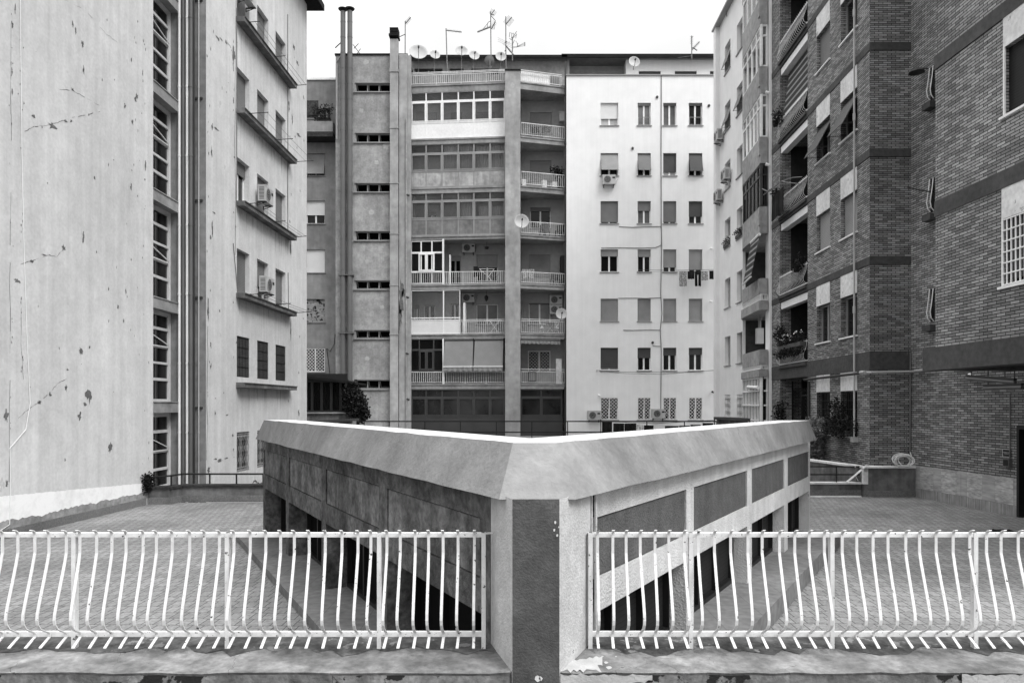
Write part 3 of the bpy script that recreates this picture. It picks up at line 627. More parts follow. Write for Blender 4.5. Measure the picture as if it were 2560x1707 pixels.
# --- rear block with stair tower, flues, verandas
RT = thing('apartment_building', 'grey rear block with stair tower, twin flues and glazed verandas', 'building', (pt(1130, SF).x, YF, G0))
tw = [(209, 230), (334, 356), (459, 480), (579, 601), (702, 723), (826, 846), (950, 972)]
U = B1.U
mb = MB(); tops = [(U(889.5), U(975.5), zf(b), zf(a), .25) for a, b in tw]
wallmesh(mb, B1, U(839), U(1019), G0, zf(138), tops); wallmesh(mb, WXY(pt(839, SF), pt(839, SF)+Vector((0, 5))), 0, 5, G0, zf(138))
mb.build('wall', 'tower', RT)
mb = MB(); mb.fbox(B1, 837, 135, 1019, 139, -5, .06); mb.build('coping', 'roof', RT)
for a, b, z0, z1, dp in tops:
    mb = MB(); w = (b-a)/3
    mb.wbox(B1, a, b, -.2, -.13, z0, z0+.06); mb.wbox(B1, a, b, -.2, -.13, z1-.05, z1)
    for k in range(4): mb.wbox(B1, a+w*k-(.035 if k else 0), a+w*k+(.035 if k < 3 else 0), -.2, -.12, z0+.06, z1-.05)
    fw_ = mb.build('stair_window', 'alu', RT)
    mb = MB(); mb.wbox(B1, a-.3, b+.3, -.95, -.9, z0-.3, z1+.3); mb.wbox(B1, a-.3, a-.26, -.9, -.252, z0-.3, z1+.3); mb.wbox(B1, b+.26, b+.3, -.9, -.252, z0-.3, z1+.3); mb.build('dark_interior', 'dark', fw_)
    mb = MB()
    for k in range(3): mb.bar(B1.P(a+w*k+.07, -.16, z1-.07), B1.P(a+w*k+.07, -.5, z0+.1), .04, .02); mb.bar(B1.P(a+w*k+.07, -.45, z0+.14), B1.P(a+w*k+w-.07, -.45, z0+.14), .05, .02)
    mb.build('hopper_sash', 'alu', fw_)
    mb = MB(); mb.wbox(B1, a-.12, b+.06, -.02, .09, z0-.07, z0-.003); mb.wbox(B1, a-.05, b+.05, -.01, .06, z1+.003, z1+.06); mb.build('sill', 'alu', fw_)
for px, yt in ((859.5, 34), (876.7, 33)):
    mb = MB(); u = U(px); mb.tube([B1.P(u, .22, zf(956)), B1.P(u, .22, zf(yt))], .155, 14)
    for k in range(21):
        z = zf(60+k*38.5+(px-859)*.0)
        if z > G0+2: mb.tube([B1.P(u, .22, z-.025), B1.P(u, .22, z+.025)], .166, 14)
    fl = mb.build('flue_pipe', 'flue', RT)
    mb = MB(); q = B1.P(u, .22, zf(yt)+.12); mb.lathe([(.10, .0), (.27, -.02), (.30, .03), (.12, .12), (0, .14)], 14, c=q)
    for k in range(5): a = 2*pi*k/5; mb.bar((q.x+.13*cos(a), q.y+.13*sin(a), q.z-.2), (q.x+.13*cos(a), q.y+.13*sin(a), q.z), .02, .02)
    mb.build('cowl', 'black', fl)
mb = MB()
for py in (688, 832): mb.fbox(B1, 849, py, 886, py+3, .02, .40)
mb.build('flue_bracket', 'pipe_grey', RT)
mb = MB(); mb.tube([B1.q(843, 160, .06), B1.q(843, 350, .06)], .05, 8); mb.tube([B1.q(841.5, 158, .06), B1.q(852, 143, .1)], .04, 6); mb.build('drainpipe', 'tower2', RT)
mb = MB(); mb.fbox(B1, 977, 104, 997, 1100, .0, .32); mb.fbox(B1, 976, 178, 998, 186, -.02, .36); mb.fbox(B1, 976, 323, 998, 326, -.02, .35); mb.fbox(B1, 976, 460, 998, 463, -.02, .35)
for py in (586, 714, 836): mb.fbox(B1, 976, py, 998, py+2.5, -.02, .345)
ch = mb.build('chimney', 'tower2', RT)
mb = MB(); mb.fbox(B1, 974.5, 93, 998.5, 98, -.3, .45)
for k in range(4): mb.fbox(B1, 976.5, 77+k*4, 997.5, 79.4+k*4, -.25, .4)
mb.fbox(B1, 979, 76, 995, 93, -.15, .3); mb.build('chimney_cap', 'roof', ch)
mb = MB(); mb.fbox(B1, 998.6, 138, 1018.6, 1100, -.1, .16); mb.fbox(B1, 1018.7, 139.5, 1027, 1100, -.3, .02); mb.build('pier', 'tower2', RT)
mb = MB(); mb.tube([B1.q(1017, 300, .22), B1.q(1017, 1085, .22)], .05, 6); mb.build('drainpipe', 'tower', RT)
mb = MB(); blobs = [(1004, 745, 6, 38), (1001, 790, 6, 32), (1010, 735, 5, 12)]
for b_ in blobs: blob(B1, *b_, 10, .165)
mb.build('peeled_plaster', 'peel', RT)
for p, r in ((Z3(445, 805), 8), (Z3(556, 1180), 7.5), (Z4(500, 30), 9), (Z4(468, 372), 6), (Z4(575, 695), 7.5), (Z4(470, 1052), 7.5), (Z3(480, 450), 9)): mb = MB(); blob(B1, p[0], p[1], r*.8, r*.8, 9, .004, .8, 1.1); mb.build('render_repair', 'patch', RT)
for p, r in (((1281, 216), 9), ((1281, 490), 9), ((1274, 240), 5)): mb = MB(); blob(WXY(PV_A, PV_B), p[0], p[1], r*.6, r*.9, 9, .085, .8, 1.1); mb.build('render_repair', 'patch', RT)
# verandas: left bay, centre pier, right bay, set-back wall
VL = Wall((1027, 40.15), (1263, 40.6)); VR = Wall((1301, 40.7), (1413, 40.0)); BK = Wall((1000, 39.1), (1420, 39.1)); PV = Wall((1263, 40.9), (1301, 40.9))
levels = [(208.5, 225.5), (344, 356.5), (467, 480), (588, 597), (711, 722), (835, 846), (960, 972), (1094, 1104)]
zV = lambda py: E+(HY-py)/40.55
mb = MB(); mb.fbox(PV, 1263, 177.5, 1301, 1105, -1.75, .08); mb.build('pier', 'tower2', RT)
mb = MB(); mb.fbox(PV, 1262, 175, 1302, 178.5, -1.75, .12); mb.build('pier_coping', 'roof', RT)
for i, (a, b) in enumerate(levels):
    mb = MB()
    for W, x0, x1 in ((VL, 1027, 1263), (VR, 1301, 1412)):
        q0, q1 = W.P(W.U(x0), .0, 0), W.P(W.U(x1), .0, 0); yb = BK.A.y
        mb.prism([(q0.x, q0.y), (q1.x, q1.y), (q1.x, yb), (q0.x, yb)], zV(b), zV(a)); 
        mb.wbox(W, W.U(x0), W.U(x1), .003, .05, zV(a)-.05, zV(a)+.03)
    mb.build('balcony_slab', 'concrete', RT)
wins = [  # set-back windows: px0,py0,px1,py1, shutter, tone, frame, glass, grille
 (1325, 282, 1379, 334, .66, 'sh_light', 'alu', 'glass', None), (1325, 402, 1378, 452, 1, 'sh_light', 'alu', 'glass', None), (1325, 519, 1377, 571, .18, 'sh_mid', 'white', 'glass', None),
 (1322, 637, 1376, 690, 1, 'sh_light', 'alu', 'glass', None), (1322, 758, 1376, 811, .05, 'sh_mid', 'white', 'glass_mid', None), (1320, 877, 1376, 929, 0, '', 'white_old', 'dark', 'lattice'),
 (1191, 637, 1245, 703, .48, 'sh_light', 'white', 'glass', None), (1125, 640, 1152, 711, .17, 'sh_light', 'alu', 'dark', None), (1191, 760, 1245, 811, 0, '', 'white', 'glass_mid', None),
 (1036, 762, 1049, 812, .2, 'sh_light', 'white', 'glass', None), (1060, 762, 1088, 812, .08, 'sh_light', 'white', 'glass', None), (1126, 759, 1148, 812, .05, 'sh_mid', 'white', 'glass', None),
 (1040, 280, 1062, 325, 1, 'sh_light', 'alu', 'glass', None), (1068, 282, 1094, 325, .4, 'sh_light', 'white', 'glass_pale', None), (1127, 281, 1155, 325, 1, 'sh_light', 'alu', 'glass', None), (1191, 281, 1237, 325, 1, 'sh_light', 'alu', 'glass', None),
 (1062, 645, 1076, 700, .2, 'sh_light', 'white', 'glass', None), (1192, 528, 1240, 560, .6, 'sh_light', 'white', 'glass', None), (1068, 530, 1092, 570, .2, 'sh_light', 'white', 'glass', None)]
wo = [(BK.U(a), BK.U(c), BK.Z(0+a, d), BK.Z(a, b), .12) for a, b, c, d, *_ in wins]
mb = MB(); wallmesh(mb, BK, BK.U(1022), BK.U(1416), G0, zV(835), wo); wallmesh(mb, BK, BK.U(1022), BK.U(1416), zV(835), zV(208), wo)
mb.build('loggia_wall', 'loggia', RT)
mb = MB()
for x in (1023.5, 1414): q = pt(x, 40.1 if x < 1200 else 40.0); mb.box(q.x-.06, q.x+.06, q.y+.02, BK.A.y, G0, zV(208))
mb.build('side_wall', 'tower2', RT)
for o, (a, b, c, d, sh, tn, fr, gl, gr) in zip(wo, wins): window(BK, *o[:4], RT, .1, sh, tn, frame=fr, glass=gl, grille=gr, gmat='white', sill='concrete')
def glazed(W, xs, rowsy, fm, glassm, panelm, parent, name='glazed_veranda', fw=.075, d=-.03):
    """framed infill: xs column edges (px); rowsy list of (y0,y1,'g'|'p'|'s') rows; s = sash frames inside the pane"""
    us = [W.U(x) for x in xs]; xm = (xs[0]+xs[-1])/2; Z = lambda py: W.Z(xm, py); mb = MB(); h = fw/2
    zt, zb = Z(rowsy[0][0]), Z(rowsy[-1][1])
    for i, u in enumerate(us):
        mb.wbox(W, u-(h if i else 0), u+(h if i < len(us)-1 else 0), d-.07, d, zb, zt)
    for (y0, y1, k) in rowsy: mb.wbox(W, us[0], us[-1], d-.065, d+.006, Z(y1), Z(y1)+fw*.9); mb.wbox(W, us[0], us[-1], d-.065, d+.005, Z(y0)-fw*.6, Z(y0))
    for (y0, y1, k) in rowsy:
        if k == 's':
            for i in range(len(us)-1):
                a, b, c, e = us[i]+h, us[i+1]-h, Z(y1)+fw, Z(y0)-fw*.6; t = .05
                for q in ((a, a+t, c, e), (b-t, b, c, e), (a+t, b-t, c, c+t), (a+t, b-t, e-t, e)): mb.wbox(W, q[0], q[1], d-.06, d+.02, q[2], q[3])
    f = mb.build(name, fm, parent)
    mb = MB(); mp = MB(); ng = 0; npn = 0
    for (y0, y1, k) in rowsy:
        for i in range(len(us)-1):
            a, b = us[i]+h*.5, us[i+1]-h*.5
            if k == 'p': mp.wbox(W, a, b, d-.045, d-.01, Z(y1)+.01, Z(y0)-.01); npn += 1
            else: mb.add([W.P(a, d-.035, Z(y1)), W.P(b, d-.035, Z(y1)), W.P(b, d-.035, Z(y0)), W.P(a, d-.035, Z(y0))], [(0, 1, 2, 3)]); ng += 1
    if ng: mb.build('pane', glassm, f)
    if npn: mp.build('infill_panel', panelm, f)
    return f
def veranda_interior(W, x0, x1, y0, y1, m='loggia'):
    pass
c6 = [1027.5, 1065, 1105, 1145.5, 1184.5, 1225, 1262.5]
glazed(VL, c6, [(228, 252, 'g'), (252, 304.5, 's'), (305, 344, 'p')], 'white', 'vglass', 'white', RT)
glazed(VL, c6, [(359, 382.5, 'g'), (382.5, 427, 's'), (427.5, 467, 'p')], 'alu', 'vglass', 'alu_pale', RT)
glazed(VL, c6, [(481, 501.5, 'g'), (501.5, 547, 's'), (547.5, 588, 'p')], 'alu', 'vglass', 'alu_mid', RT)
glazed(VL, c6, [(974, 993.5, 'g'), (993.5, 1041, 's'), (1041, 1094, 'p')], 'alu_dark', 'smoke', 'alu_dark', RT)
glazed(VR, [1302, 1353.5, 1406], [(974, 993, 'g'), (993, 1041, 's'), (1041, 1094, 'p')], 'alu_dark', 'smoke', 'alu_dark', RT)
glazed(VL, [1027.5, 1052.5, 1079.5, 1107], [(602, 632, 'g'), (632, 680, 'g'), (680, 711, 'g')], 'white', 'vglass_dark', 'white', RT)
glazed(VL, [1046, 1066, 1086], [(633, 679, 's')], 'white', 'vglass_dark', 'white', RT, d=.0)
glazed(VL, [1027.5, 1108.5, 1150], [(725, 796, 'g'), (799, 835, 'p')], 'white', 'vglass', 'sh_white', RT)
glazed(VL, [1027.5, 1048, 1084, 1107], [(848, 875, 'g'), (875, 928, 'g'), (928, 960, 'p')], 'alu_dark', 'vglass_dark', 'alu_dark', RT)
glazed(VL, [1048, 1066, 1084], [(876, 926, 's')], 'alu_dark', 'vglass_dark', 'alu', RT, d=.0)
mb = MB(); mb.fbox(VL, 1106, 598, 1110, 711, -.08, .06); mb.fbox(VL, 1106.5, 847, 1110, 960, -.08, .06); mb.build('veranda_post', 'white', RT)
mb = MB(); mb.fbox(VL, 1122, 635, 1124.3, 710, -.5, -.2); mb.fbox(VL, 1156, 755, 1161, 835, -.9, -.3); mb.build('open_sash', 'white', RT)
def drapes(W, spans, y0, y1, mat, d=-.35):
    for x0, x1 in spans:
        u0, u1 = W.U(x0), W.U(x1); n = max(4, int(abs(u1-u0)/.07)); zt_, zb_ = W.Z((x0+x1)/2, y0), W.Z((x0+x1)/2, y1); mb = MB()
        P_ = [(u0+(u1-u0)*k/n, d+.035*sin(k*1.9)) for k in range(n+1)]
        mb.grid([W.P(u, dd, zt_) for u, dd in P_], [W.P(u, dd, zb_) for u, dd in P_], 1); mb.build('curtain', mat, RT)
drapes(VL, [(1107, 1143), (1147, 1183), (1188, 1262)], 360, 427, 'awn'); drapes(VL, [(1028, 1036), (1060, 1068), (1150, 1183)], 483, 545, 'awn'); drapes(VL, [(1196, 1255)], 512, 546, 'awn')
def brail(W, x0, x1, y0, y1, m='rail_paint', sp=.13, posts=0, d=.02, extra=None):
    p, q = W.P(W.U(x0), d, 0), W.P(W.U(x1), d, 0); xm = (x0+x1)/2; mb = MB(); railing(mb, (p.x, p.y), (q.x, q.y), W.Z(xm, y1), W.Z(xm, y0), sp, .022, 0, posts)
    for e in extra or (): mb.bar((p.x, p.y, W.Z(xm, e)), (q.x, q.y, W.Z(xm, e)), .035, .035)
    return mb.build('balcony_railing', m, RT)
brail(VL, 1028, 1262, 184, 208, 'rail_paint', .13, 12, -.1, (180, 177)); brail(VR, 1303, 1406, 184, 209, 'rail_paint', .13, 10, -.1, (180,))
brail(VL, 1028, 1106, 681, 711); brail(VL, 1111, 1262, 679, 711, posts=9); brail(VL, 1151, 1262, 803, 835, extra=(799,)); brail(VL, 1028, 1106, 930, 959, 'white_old'); brail(VL, 1111, 1262, 930, 959, 'white_old', .145, 9)
for y0, y1, ex in ((313, 345, ()), (434, 467, ()), (557, 588, ()), (682, 711, ()), (803, 835, (799,)), (929, 959, (923,))): brail(VR, 1303, 1411, y0, y1, extra=ex)
mb = MB(); mb.fbox(VR, 1303, 179, 1377, 208, -.28, -.22); mb.build('rail_cover_sheet', 'white', RT)
mb = MB(); mb.fbox(VR, 1379, 184, 1405, 208, -.4, -.3); mb.build('rail_cover_sheet', 'flue', RT)
mb = MB(); mb.tube([at(1413.5, 155, 40.2), at(1413.5, 1100, 40.2)], .05, 8)
for k in range(8): mb.tube([at(1413.5, 235+k*122, 40.2), at(1413.5, 240+k*122, 40.2)], .08, 8)
mb.build('drainpipe', 'pipe_dark', RT)
mb = MB(); mb.fbox(VL, 1027, 972.5, 1263, 975, -.1, .0); mb.build('veranda_beam', 'alu_dark', RT)
# attic storey and roof edge behind the roof terraces
AT = Wall((1020, 38.2), (1800, 38.2)); za = lambda py: E+(HY-py)/38.2
aw = [(1036, 172, 1106, 186), (1124, 172, 1159, 184), (1178, 172, 1248, 186), (1597, 178, 1652, 200), (1687, 178, 1742, 200), (1775, 178, 1786, 200)]
mb = MB(); ao = [(AT.U(a), AT.U(c), za(d), za(b), .2) for a, b, c, d in aw[:3]]
wallmesh(mb, AT, AT.U(1027), AT.U(1417), za(215), za(151), ao); mb.build('attic_wall', 'concrete', RT)
for o in ao: window(AT, *o[:4], RT, .15, .15, 'sh_dark', frame='alu', glass='glass', sill=None)
mb = MB(); q0, q1 = AT.P(AT.U(1028), 0, 0), AT.P(AT.U(1417), 0, 0)
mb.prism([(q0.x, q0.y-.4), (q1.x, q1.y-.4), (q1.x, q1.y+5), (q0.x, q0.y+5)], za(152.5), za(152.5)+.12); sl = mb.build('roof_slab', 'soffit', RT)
mb = MB(); mb.prism([(q0.x-.02, q0.y-.5), (q1.x, q1.y-.5), (q1.x, q1.y-.402), (q0.x-.02, q0.y-.402)], za(154), za(151)+.12); mb.build('roof_edge', 'roof', sl)

# --- white facade building
RW = thing('apartment_building', 'bright white rear facade with four columns of shuttered windows', 'building', (pt(1600, SF).x, YF, G0))
cx = [(1501.5, 1545.5), (1594, 1627), (1658, 1691), (1722, 1756)]
ry = [(257.5, 314), (383, 439.5), (503, 559), (623.5, 680), (746.5, 803), (869, 926), (994, 1049)]
st = [[(.68, 'sh_white', 0, 'glass_pale'), (.1, 'sh_light', 0, 'glass_mid'), (.1, 'sh_mid', 0, 'glass_mid'), (.1, 'sh_mid', 0, 'glass')],
      [(.80, 'sh_light', .42, 'glass'), (.80, 'sh_mid', .36, 'glass'), (.83, 'sh_dark', 0, 'glass_pale'), (.85, 'sh_dark', .42, 'glass')],
      [(.92, 'sh_mid', 0, 'glass'), (.42, 'sh_mid', 0, 'glass_mid'), (.92, 'sh_mid', 0, 'glass'), (.68, 'sh_dark', 0, 'glass')],
      [(.3, 'sh_light', 0, 'dark'), (.32, 'sh_light', 0, 'glass'), (.79, 'sh_light', 0, 'glass'), (.9, 'sh_light', 0, 'glass')],
      [(1, 'sh_light', 0, 'glass'), (1, 'sh_light', 0, 'glass'), (1, 'sh_light', 0, 'glass'), (1, 'sh_light', 0, 'glass')],
      [(.9, 'sh_dark', 0, 'glass_pale'), (.45, 'sh_dark', 0, 'glass'), (.34, 'sh_dark', 0, 'glass'), (.31, 'sh_dark', 0, 'glass')],
      [(.5, 'sh_dark', 0, 'dark')]*4]
fo = [[(U(a), U(b), zf(d), zf(c), .2) for a, b in cx] for c, d in ry]
mb = MB(); wallmesh(mb, B1, U(1416), U(1800), G0, zf(189), [o for r in fo for o in r]); mb.build('wall', 'facade', RW)
mb = MB(); mb.fbox(B1, 1414.5, 187.3, 1790, 190, -.4, .07); mb.build('coping', 'alu', RW)
for r in range(7):
    for c in range(4):
        sh, tn, tl, gl = st[r][c]
        window(B1, *fo[r][c][:4], RW, .15, sh, tn, tilt=tl, glass=gl, sill='concrete', grille='lattice' if r == 6 else None, rail=(r == 0 and c in (1, 3)))
mb = MB(); zt = za(150)
ao = [(AT.U(a), AT.U(c), za(d), za(b), .2) for a, b, c, d in aw[3:]]
wallmesh(mb, AT, AT.U(1565), AT.U(1800), za(215), zt, ao); q = AT.P(AT.U(1565), 0, 0); mb.add([(q.x, q.y, za(215)), (q.x, q.y+2.5, za(215)), (q.x, q.y+2.5, zt), (q.x, q.y, zt)], [(0, 1, 2, 3)])
mb.build('attic_wall', 'facade', RW)
for o in ao: window(AT, *o[:4], RW, .15, .3, 'sh_dark', frame='alu', glass='dark', sill=None)
mb = MB(); q0, q1 = AT.P(AT.U(1418), 0, 0), AT.P(AT.U(1564), 0, 0); mb.box(q0.x, q1.x, q0.y+.9, q0.y+1.1, za(215), zt); mb.box(q0.x, q0.x+.15, q0.y, q0.y+2.5, za(215), zt); mb.build('loggia_wall', 'loggia', RW)
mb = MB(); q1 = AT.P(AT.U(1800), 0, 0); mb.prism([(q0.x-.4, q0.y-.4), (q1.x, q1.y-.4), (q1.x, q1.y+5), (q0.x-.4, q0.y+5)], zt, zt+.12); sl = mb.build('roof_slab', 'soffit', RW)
mb = MB(); mb.prism([(q0.x-.4, q0.y-.5), (q1.x, q1.y-.5), (q1.x, q1.y-.402), (q0.x-.4, q0.y-.402)], zt-.06, zt+.16); mb.build('roof_edge', 'roof', sl)
mb = MB(); mb.tube([B1.q(*Z5(1142, 545), .03), B1.q(*Z5(1140, 1100), .03), B1.q(*Z6(1100, 100), .03), B1.q(*Z6(1103, 250), .03), B1.q(*Z6(1096, 600), .03), B1.q(*Z6(1105, 740), .03), B1.q(*Z6(1093, 850), .03), B1.q(*Z6(1100, 1000), .03), B1.q(*Z6(1096, 1440), .03)], .025, 5)
for path in ([(805, 132), (900, 136), (1000, 133), (1095, 130), (1102, 150)], [(680, 280), (820, 279), (950, 281), (1060, 278), (1098, 262), (1102, 240)], [(800, 632), (920, 630), (1000, 633), (1098, 628)], [(835, 855), (900, 856), (1030, 853), (1092, 855)], [(1040, 965), (1095, 968)]): mb.tube([B1.q(*Z6(*p), .02) for p in path], .018, 4)
mb.build('cable', 'pipe_grey', RW)
for p in (Z5(933, 1079), Z5(1487, 770), Z6(1040, 942), Z5(1111, 708)): q = B1.q(*p, 0); mb = MB(); mb.lathe([(.08, -.0), (.08, -.07), (.0, -.075)], 10, c=(q.x, q.y, q.z), axis='y'); mb.build('vent', 'pipe_dark', RW)

# --- white side wing with corner bay
WW = Wall((1795, 45.0), (1920, 56.75)); RS = thing('apartment_building', 'cream side wing with stacked corner bay next to the dark brick block', 'building', (11.4, 36, G0))
TOPW = E+20.75
ca = [(1812, 1826), (1842, 1856.4)]; hw = [(19.1, 17.6), (15.95, 14.5), (12.84, 11.38), (9.8, 8.3), (6.65, 5.1), (3.58, 2.05), (.49, -.80)]
wo = {(r, c): (WW.U(ca[c][0]), WW.U(ca[c][1]), E+hw[r][1], E+hw[r][0], .28 if r < 6 else .12) for r in range(7) for c in range(2)}
uw = WW.U(1857); mb = MB(); wallmesh(mb, WW, 0, uw, G0, TOPW, list(wo.values())); w2 = WXY(WW.P(uw, 0, 0)[:2], WW.P(uw, -1.3, 0)[:2]); mb2 = MB(); wallmesh(mb2, w2, 0, 1.3, G0, TOPW); mb2.build('bay_side_wall', 'loggia_dark', RS)  # side wall tone is darkened to carry the shade inside the bay
mb.add([Vm(WW.A, G0), (WW.A.x+6, WW.A.y+.2, G0), (WW.A.x+6, WW.A.y+.2, TOPW), Vm(WW.A, TOPW)], [(0, 1, 2, 3)])
mb.build('wall', 'wing', RS)
mb = MB(); mb.wbox(WW, -.1, WW.U(1799), -.3, .22, G0, TOPW); mb.build('corner_pilaster', 'wing', RS)
mb = MB(); mb.wbox(WW, -.25, WW.L+3, -5, .3, TOPW, TOPW+.1); mb.build('coping', 'alu', RS)
for (r, c), o in wo.items():
    if r == 6: window(WW, *o[:4], RS, .1, 0, frame='alu', grille='wave', gmat='white', sill=None)
    else:
        tl = .42 if (r, c) in ((0, 0), (1, 0), (1, 1)) else 0
        window(WW, *o[:4], RS, .24, .8 if tl else 1, 'sh_mid' if tl else 'sh_light', tilt=tl, glass='glass', sill='concrete')
BF = Wall((1856, 52.0), (1901, 57.4)); BS = Wall((1901, 57.4), (1919, 57.4))
q = [BF.A, BF.B, BS.B, pt(1919, 50.4), pt(1856, 50.6)]
def bayring(z0, z1, grow=0):
    p = [tuple(v) for v in q]
    if grow: p = [(v.x-grow, v.y-grow*.6) for v in q[:2]]+[(q[2].x, q[2].y-grow*.6)]+[tuple(v) for v in q[3:]]
    mb.prism(p, E+z0, E+z1)
par = [(20.8, 19.6), (17.75, 16.54), (14.7, 13.5), (11.63, 10.49), (8.6, 7.44), (5.48, 4.8), (2.38, 1.7)]
for a, b in par: mb = MB(); bayring(b, a); mb.wbox(BF, BF.L-.24, BF.L, .002, .05, E+b+(.35 if a > 6 else .02), E+a-.02); mb.build('bay_parapet', 'bay', RS)
for a, b in ((4.5, 4.1), (1.5, 1.19)): mb = MB(); bayring(b, a, .08); mb.build('balcony_slab', 'bay', RS)
for zt_, zb_ in ((4.78, 4.52), (1.68, 1.52)):
    mb = MB()
    for W in (BF, BS): railing(mb, W.P(0, -.04, 0)[:2], W.P(W.L, -.04, 0)[:2], E+zb_-.05, E+zt_, .12, .025)
    mb.build('low_railing', 'white', RS)
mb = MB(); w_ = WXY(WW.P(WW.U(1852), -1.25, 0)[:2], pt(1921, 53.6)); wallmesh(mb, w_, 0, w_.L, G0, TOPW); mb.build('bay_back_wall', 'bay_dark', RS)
def bayglaze(z0, z1, fm, gm, nb, mid=True):
    mb = MB(); g = MB()
    for W, k in ((BF, nb), (BS, 1)):
        for i in range(k+1): u = W.L*i/k; mb.wbox(W, max(0, u-.04), min(W.L, u+.04), -.1, -.02, E+z0, E+z1)
        for z in [z0, z1-.07]+([z0+(z1-z0)*.72] if mid else []): mb.wbox(W, 0, W.L, -.1, -.025, E+z, E+z+.07)
        g.add([W.P(0, -.06, E+z0), W.P(W.L, -.06, E+z0), W.P(W.L, -.06, E+z1), W.P(0, -.06, E+z1)], [(0, 1, 2, 3)])
    f = mb.build('glazed_bay', fm, RS); g.build('pane', gm, f)
bayglaze(17.75, 19.6, 'white', 'vglass', 4); bayglaze(14.7, 16.54, 'white', 'vglass', 4); bayglaze(11.63, 13.5, 'white', 'vglass', 5); bayglaze(8.6, 10.49, 'alu_dark', 'vglass_dark', 5)
mb = MB(); bk = WXY(BF.P(0, -.2, 0)[:2], BF.P(BF.L, -.2, 0)[:2])
for i in range(16): mb.add([bk.P(bk.L*i/16, .05*(i % 2), E+8.62), bk.P(bk.L*(i+1)/16, .05*((i+1) % 2), E+8.62), bk.P(bk.L*(i+1)/16, .05*((i+1) % 2), E+10.3), bk.P(bk.L*i/16, .05*(i % 2), E+10.3)], [(0, 1, 2, 3)])
mb.build('curtain', 'alu_dark', RS)
mb = MB()
for W, k in ((BF, 6), (BS, 1)):
    for i in range(k+1): u = W.L*i/k; mb.wbox(W, max(0, u-.035), min(W.L, u+.035), -.1, .0, E-2.2, E+1.19)
    for z in (-2.2, -1.4, -.75, -.08, .55, 1.12): mb.wbox(W, 0, W.L, -.1, .005, E+z, E+z+.06)
gb = mb.build('glazed_bay', 'white', RS); mb = MB()
for W in (BF, BS): mb.wbox(W, 0, W.L, -.14, -.1, E-2.2, E+1.19)
mb.build('pane', 'glass', gb)
mb = MB(); q_ = pt(1920.5, 57.0); mb.box(q_.x-.05, q_.x+.04, q_.y-.35, q_.y+.2, G0, TOPW); mb.build('white_pilaster', 'wing', RS)
mb = MB(); 
for x in (1858, 1861.5): p_ = pt(x, 51.2); mb.bar((p_.x, p_.y, E+1.1), (p_.x, p_.y, E+7.5), .07, .05)
mb.build('bay_post', 'white', RS)

# ================================================================ BRICK BUILDING ON THE RIGHT
BKB = thing('apartment_building', 'dark brick apartment block with concrete bands and an overhanging corner', 'building', (11, 22, G0))
FF = Wall((2175, 82), (2277, 82)); SW = Wall((1920, 56.6), (2175, 82)); WI = Wall((2277, 82), (2544, 101)); WB = Wall((2339, 110.7), (2560, 132.8))
TOPB = E+18.5
wc = [(2041.6, 2075), (2102, 2143)]; bb = [14.05, 10.78, 7.54, 4.26]
wops = {}
for r, b in enumerate(bb):
    for c in range(2): wops[(r, c)] = (SW.U(wc[c][0]), SW.U(wc[c][1]), E+b-2.06, E+b-.73, .22)
for c in range(2): wops[(4, c)] = (SW.U(wc[c][0]), SW.U(wc[c][1]), E-1.04, E+.43, .22)
rec = [(SW.U(1950), SW.U(2019), E+f, E+t, 1.6) for f, t in ((14.3, 17.3), (11.02, 14.05), (7.76, 10.78), (4.5, 7.54), (1.59, 4.26))]
gate = (SW.U(1950), SW.U(2019), E-1.75, E+1.04, .9)
mb = MB()
wallmesh(mb, SW, 0, SW.L, G0, TOPB, list(wops.values())+rec+[gate]); wallmesh(mb, FF, 0, FF.L, G0, TOPB)
wallmesh(mb, WI, 0, WI.L, G0, TOPB); wallmesh(mb, WI, WI.L+1.3, WI.L+9, G0, TOPB); wallmesh(mb, WI, WI.L, WI.L+1.3, 2.25, TOPB)
mb.build('brick_wall', 'brick', BKB)
WBL = WXY(WB.A, (14.5, WB.A.y+.3)); z0 = E+.77; mb = MB()
wb_w = [(WB.U(2509), WB.U(2509)+1.25, E+5.62, E+6.96, .2), (WB.U(2505), WB.U(2505)+1.25, E+2.30, E+3.62, .2), (WB.U(2513), WB.U(2513)+1.25, E+8.9, E+10.2, .2)]
wallmesh(mb, WB, -.0, WB.L+5, z0+.5, TOPB, wb_w); mb.add([WBL.P(0, 0, z0+.5), WBL.P(4.5, 0, z0+.5), WBL.P(4.5, 0, TOPB), WBL.P(0, 0, TOPB)], [(0, 1, 2, 3)])
mb.build('overhang_wall', 'brick', BKB)
for t, b in ((14.3, 14.05), (11.02, 10.78), (7.76, 7.54), (4.5, 4.26), (1.59, 1.04)):
    mb = MB()
    for W, u0, u1 in ((SW, -.01, SW.L+.02), (FF, -.02, FF.L)): mb.wbox(W, u0, u1, -.02, .022, E+b, E+t)
    mb.build('concrete_band', 'fascia', BKB)
for t, b in ((11.1, 10.8), (7.85, 7.54), (4.57, 4.22)): mb = MB(); mb.wbox(WB, -.022, WB.L+5, -.02, .022, E+b, E+t); mb.build('concrete_band', 'fascia', BKB)
mb = MB(); mb.wbox(WB, -.02, WB.L+5, -.45, .024, z0, z0+.515); mb.wbox(WBL, -.02, 4.5, -.45, .024, z0+.001, z0+.514)
a, b = WB.P(WB.L+5, -.4, 0), WB.P(0, -.4, 0); mb.prism([(b.x, b.y), (14.5, b.y), (14.5, a.y), (a.x, a.y)], z0+.3, z0+.45); mb.build('overhang_beam', 'fascia', BKB)
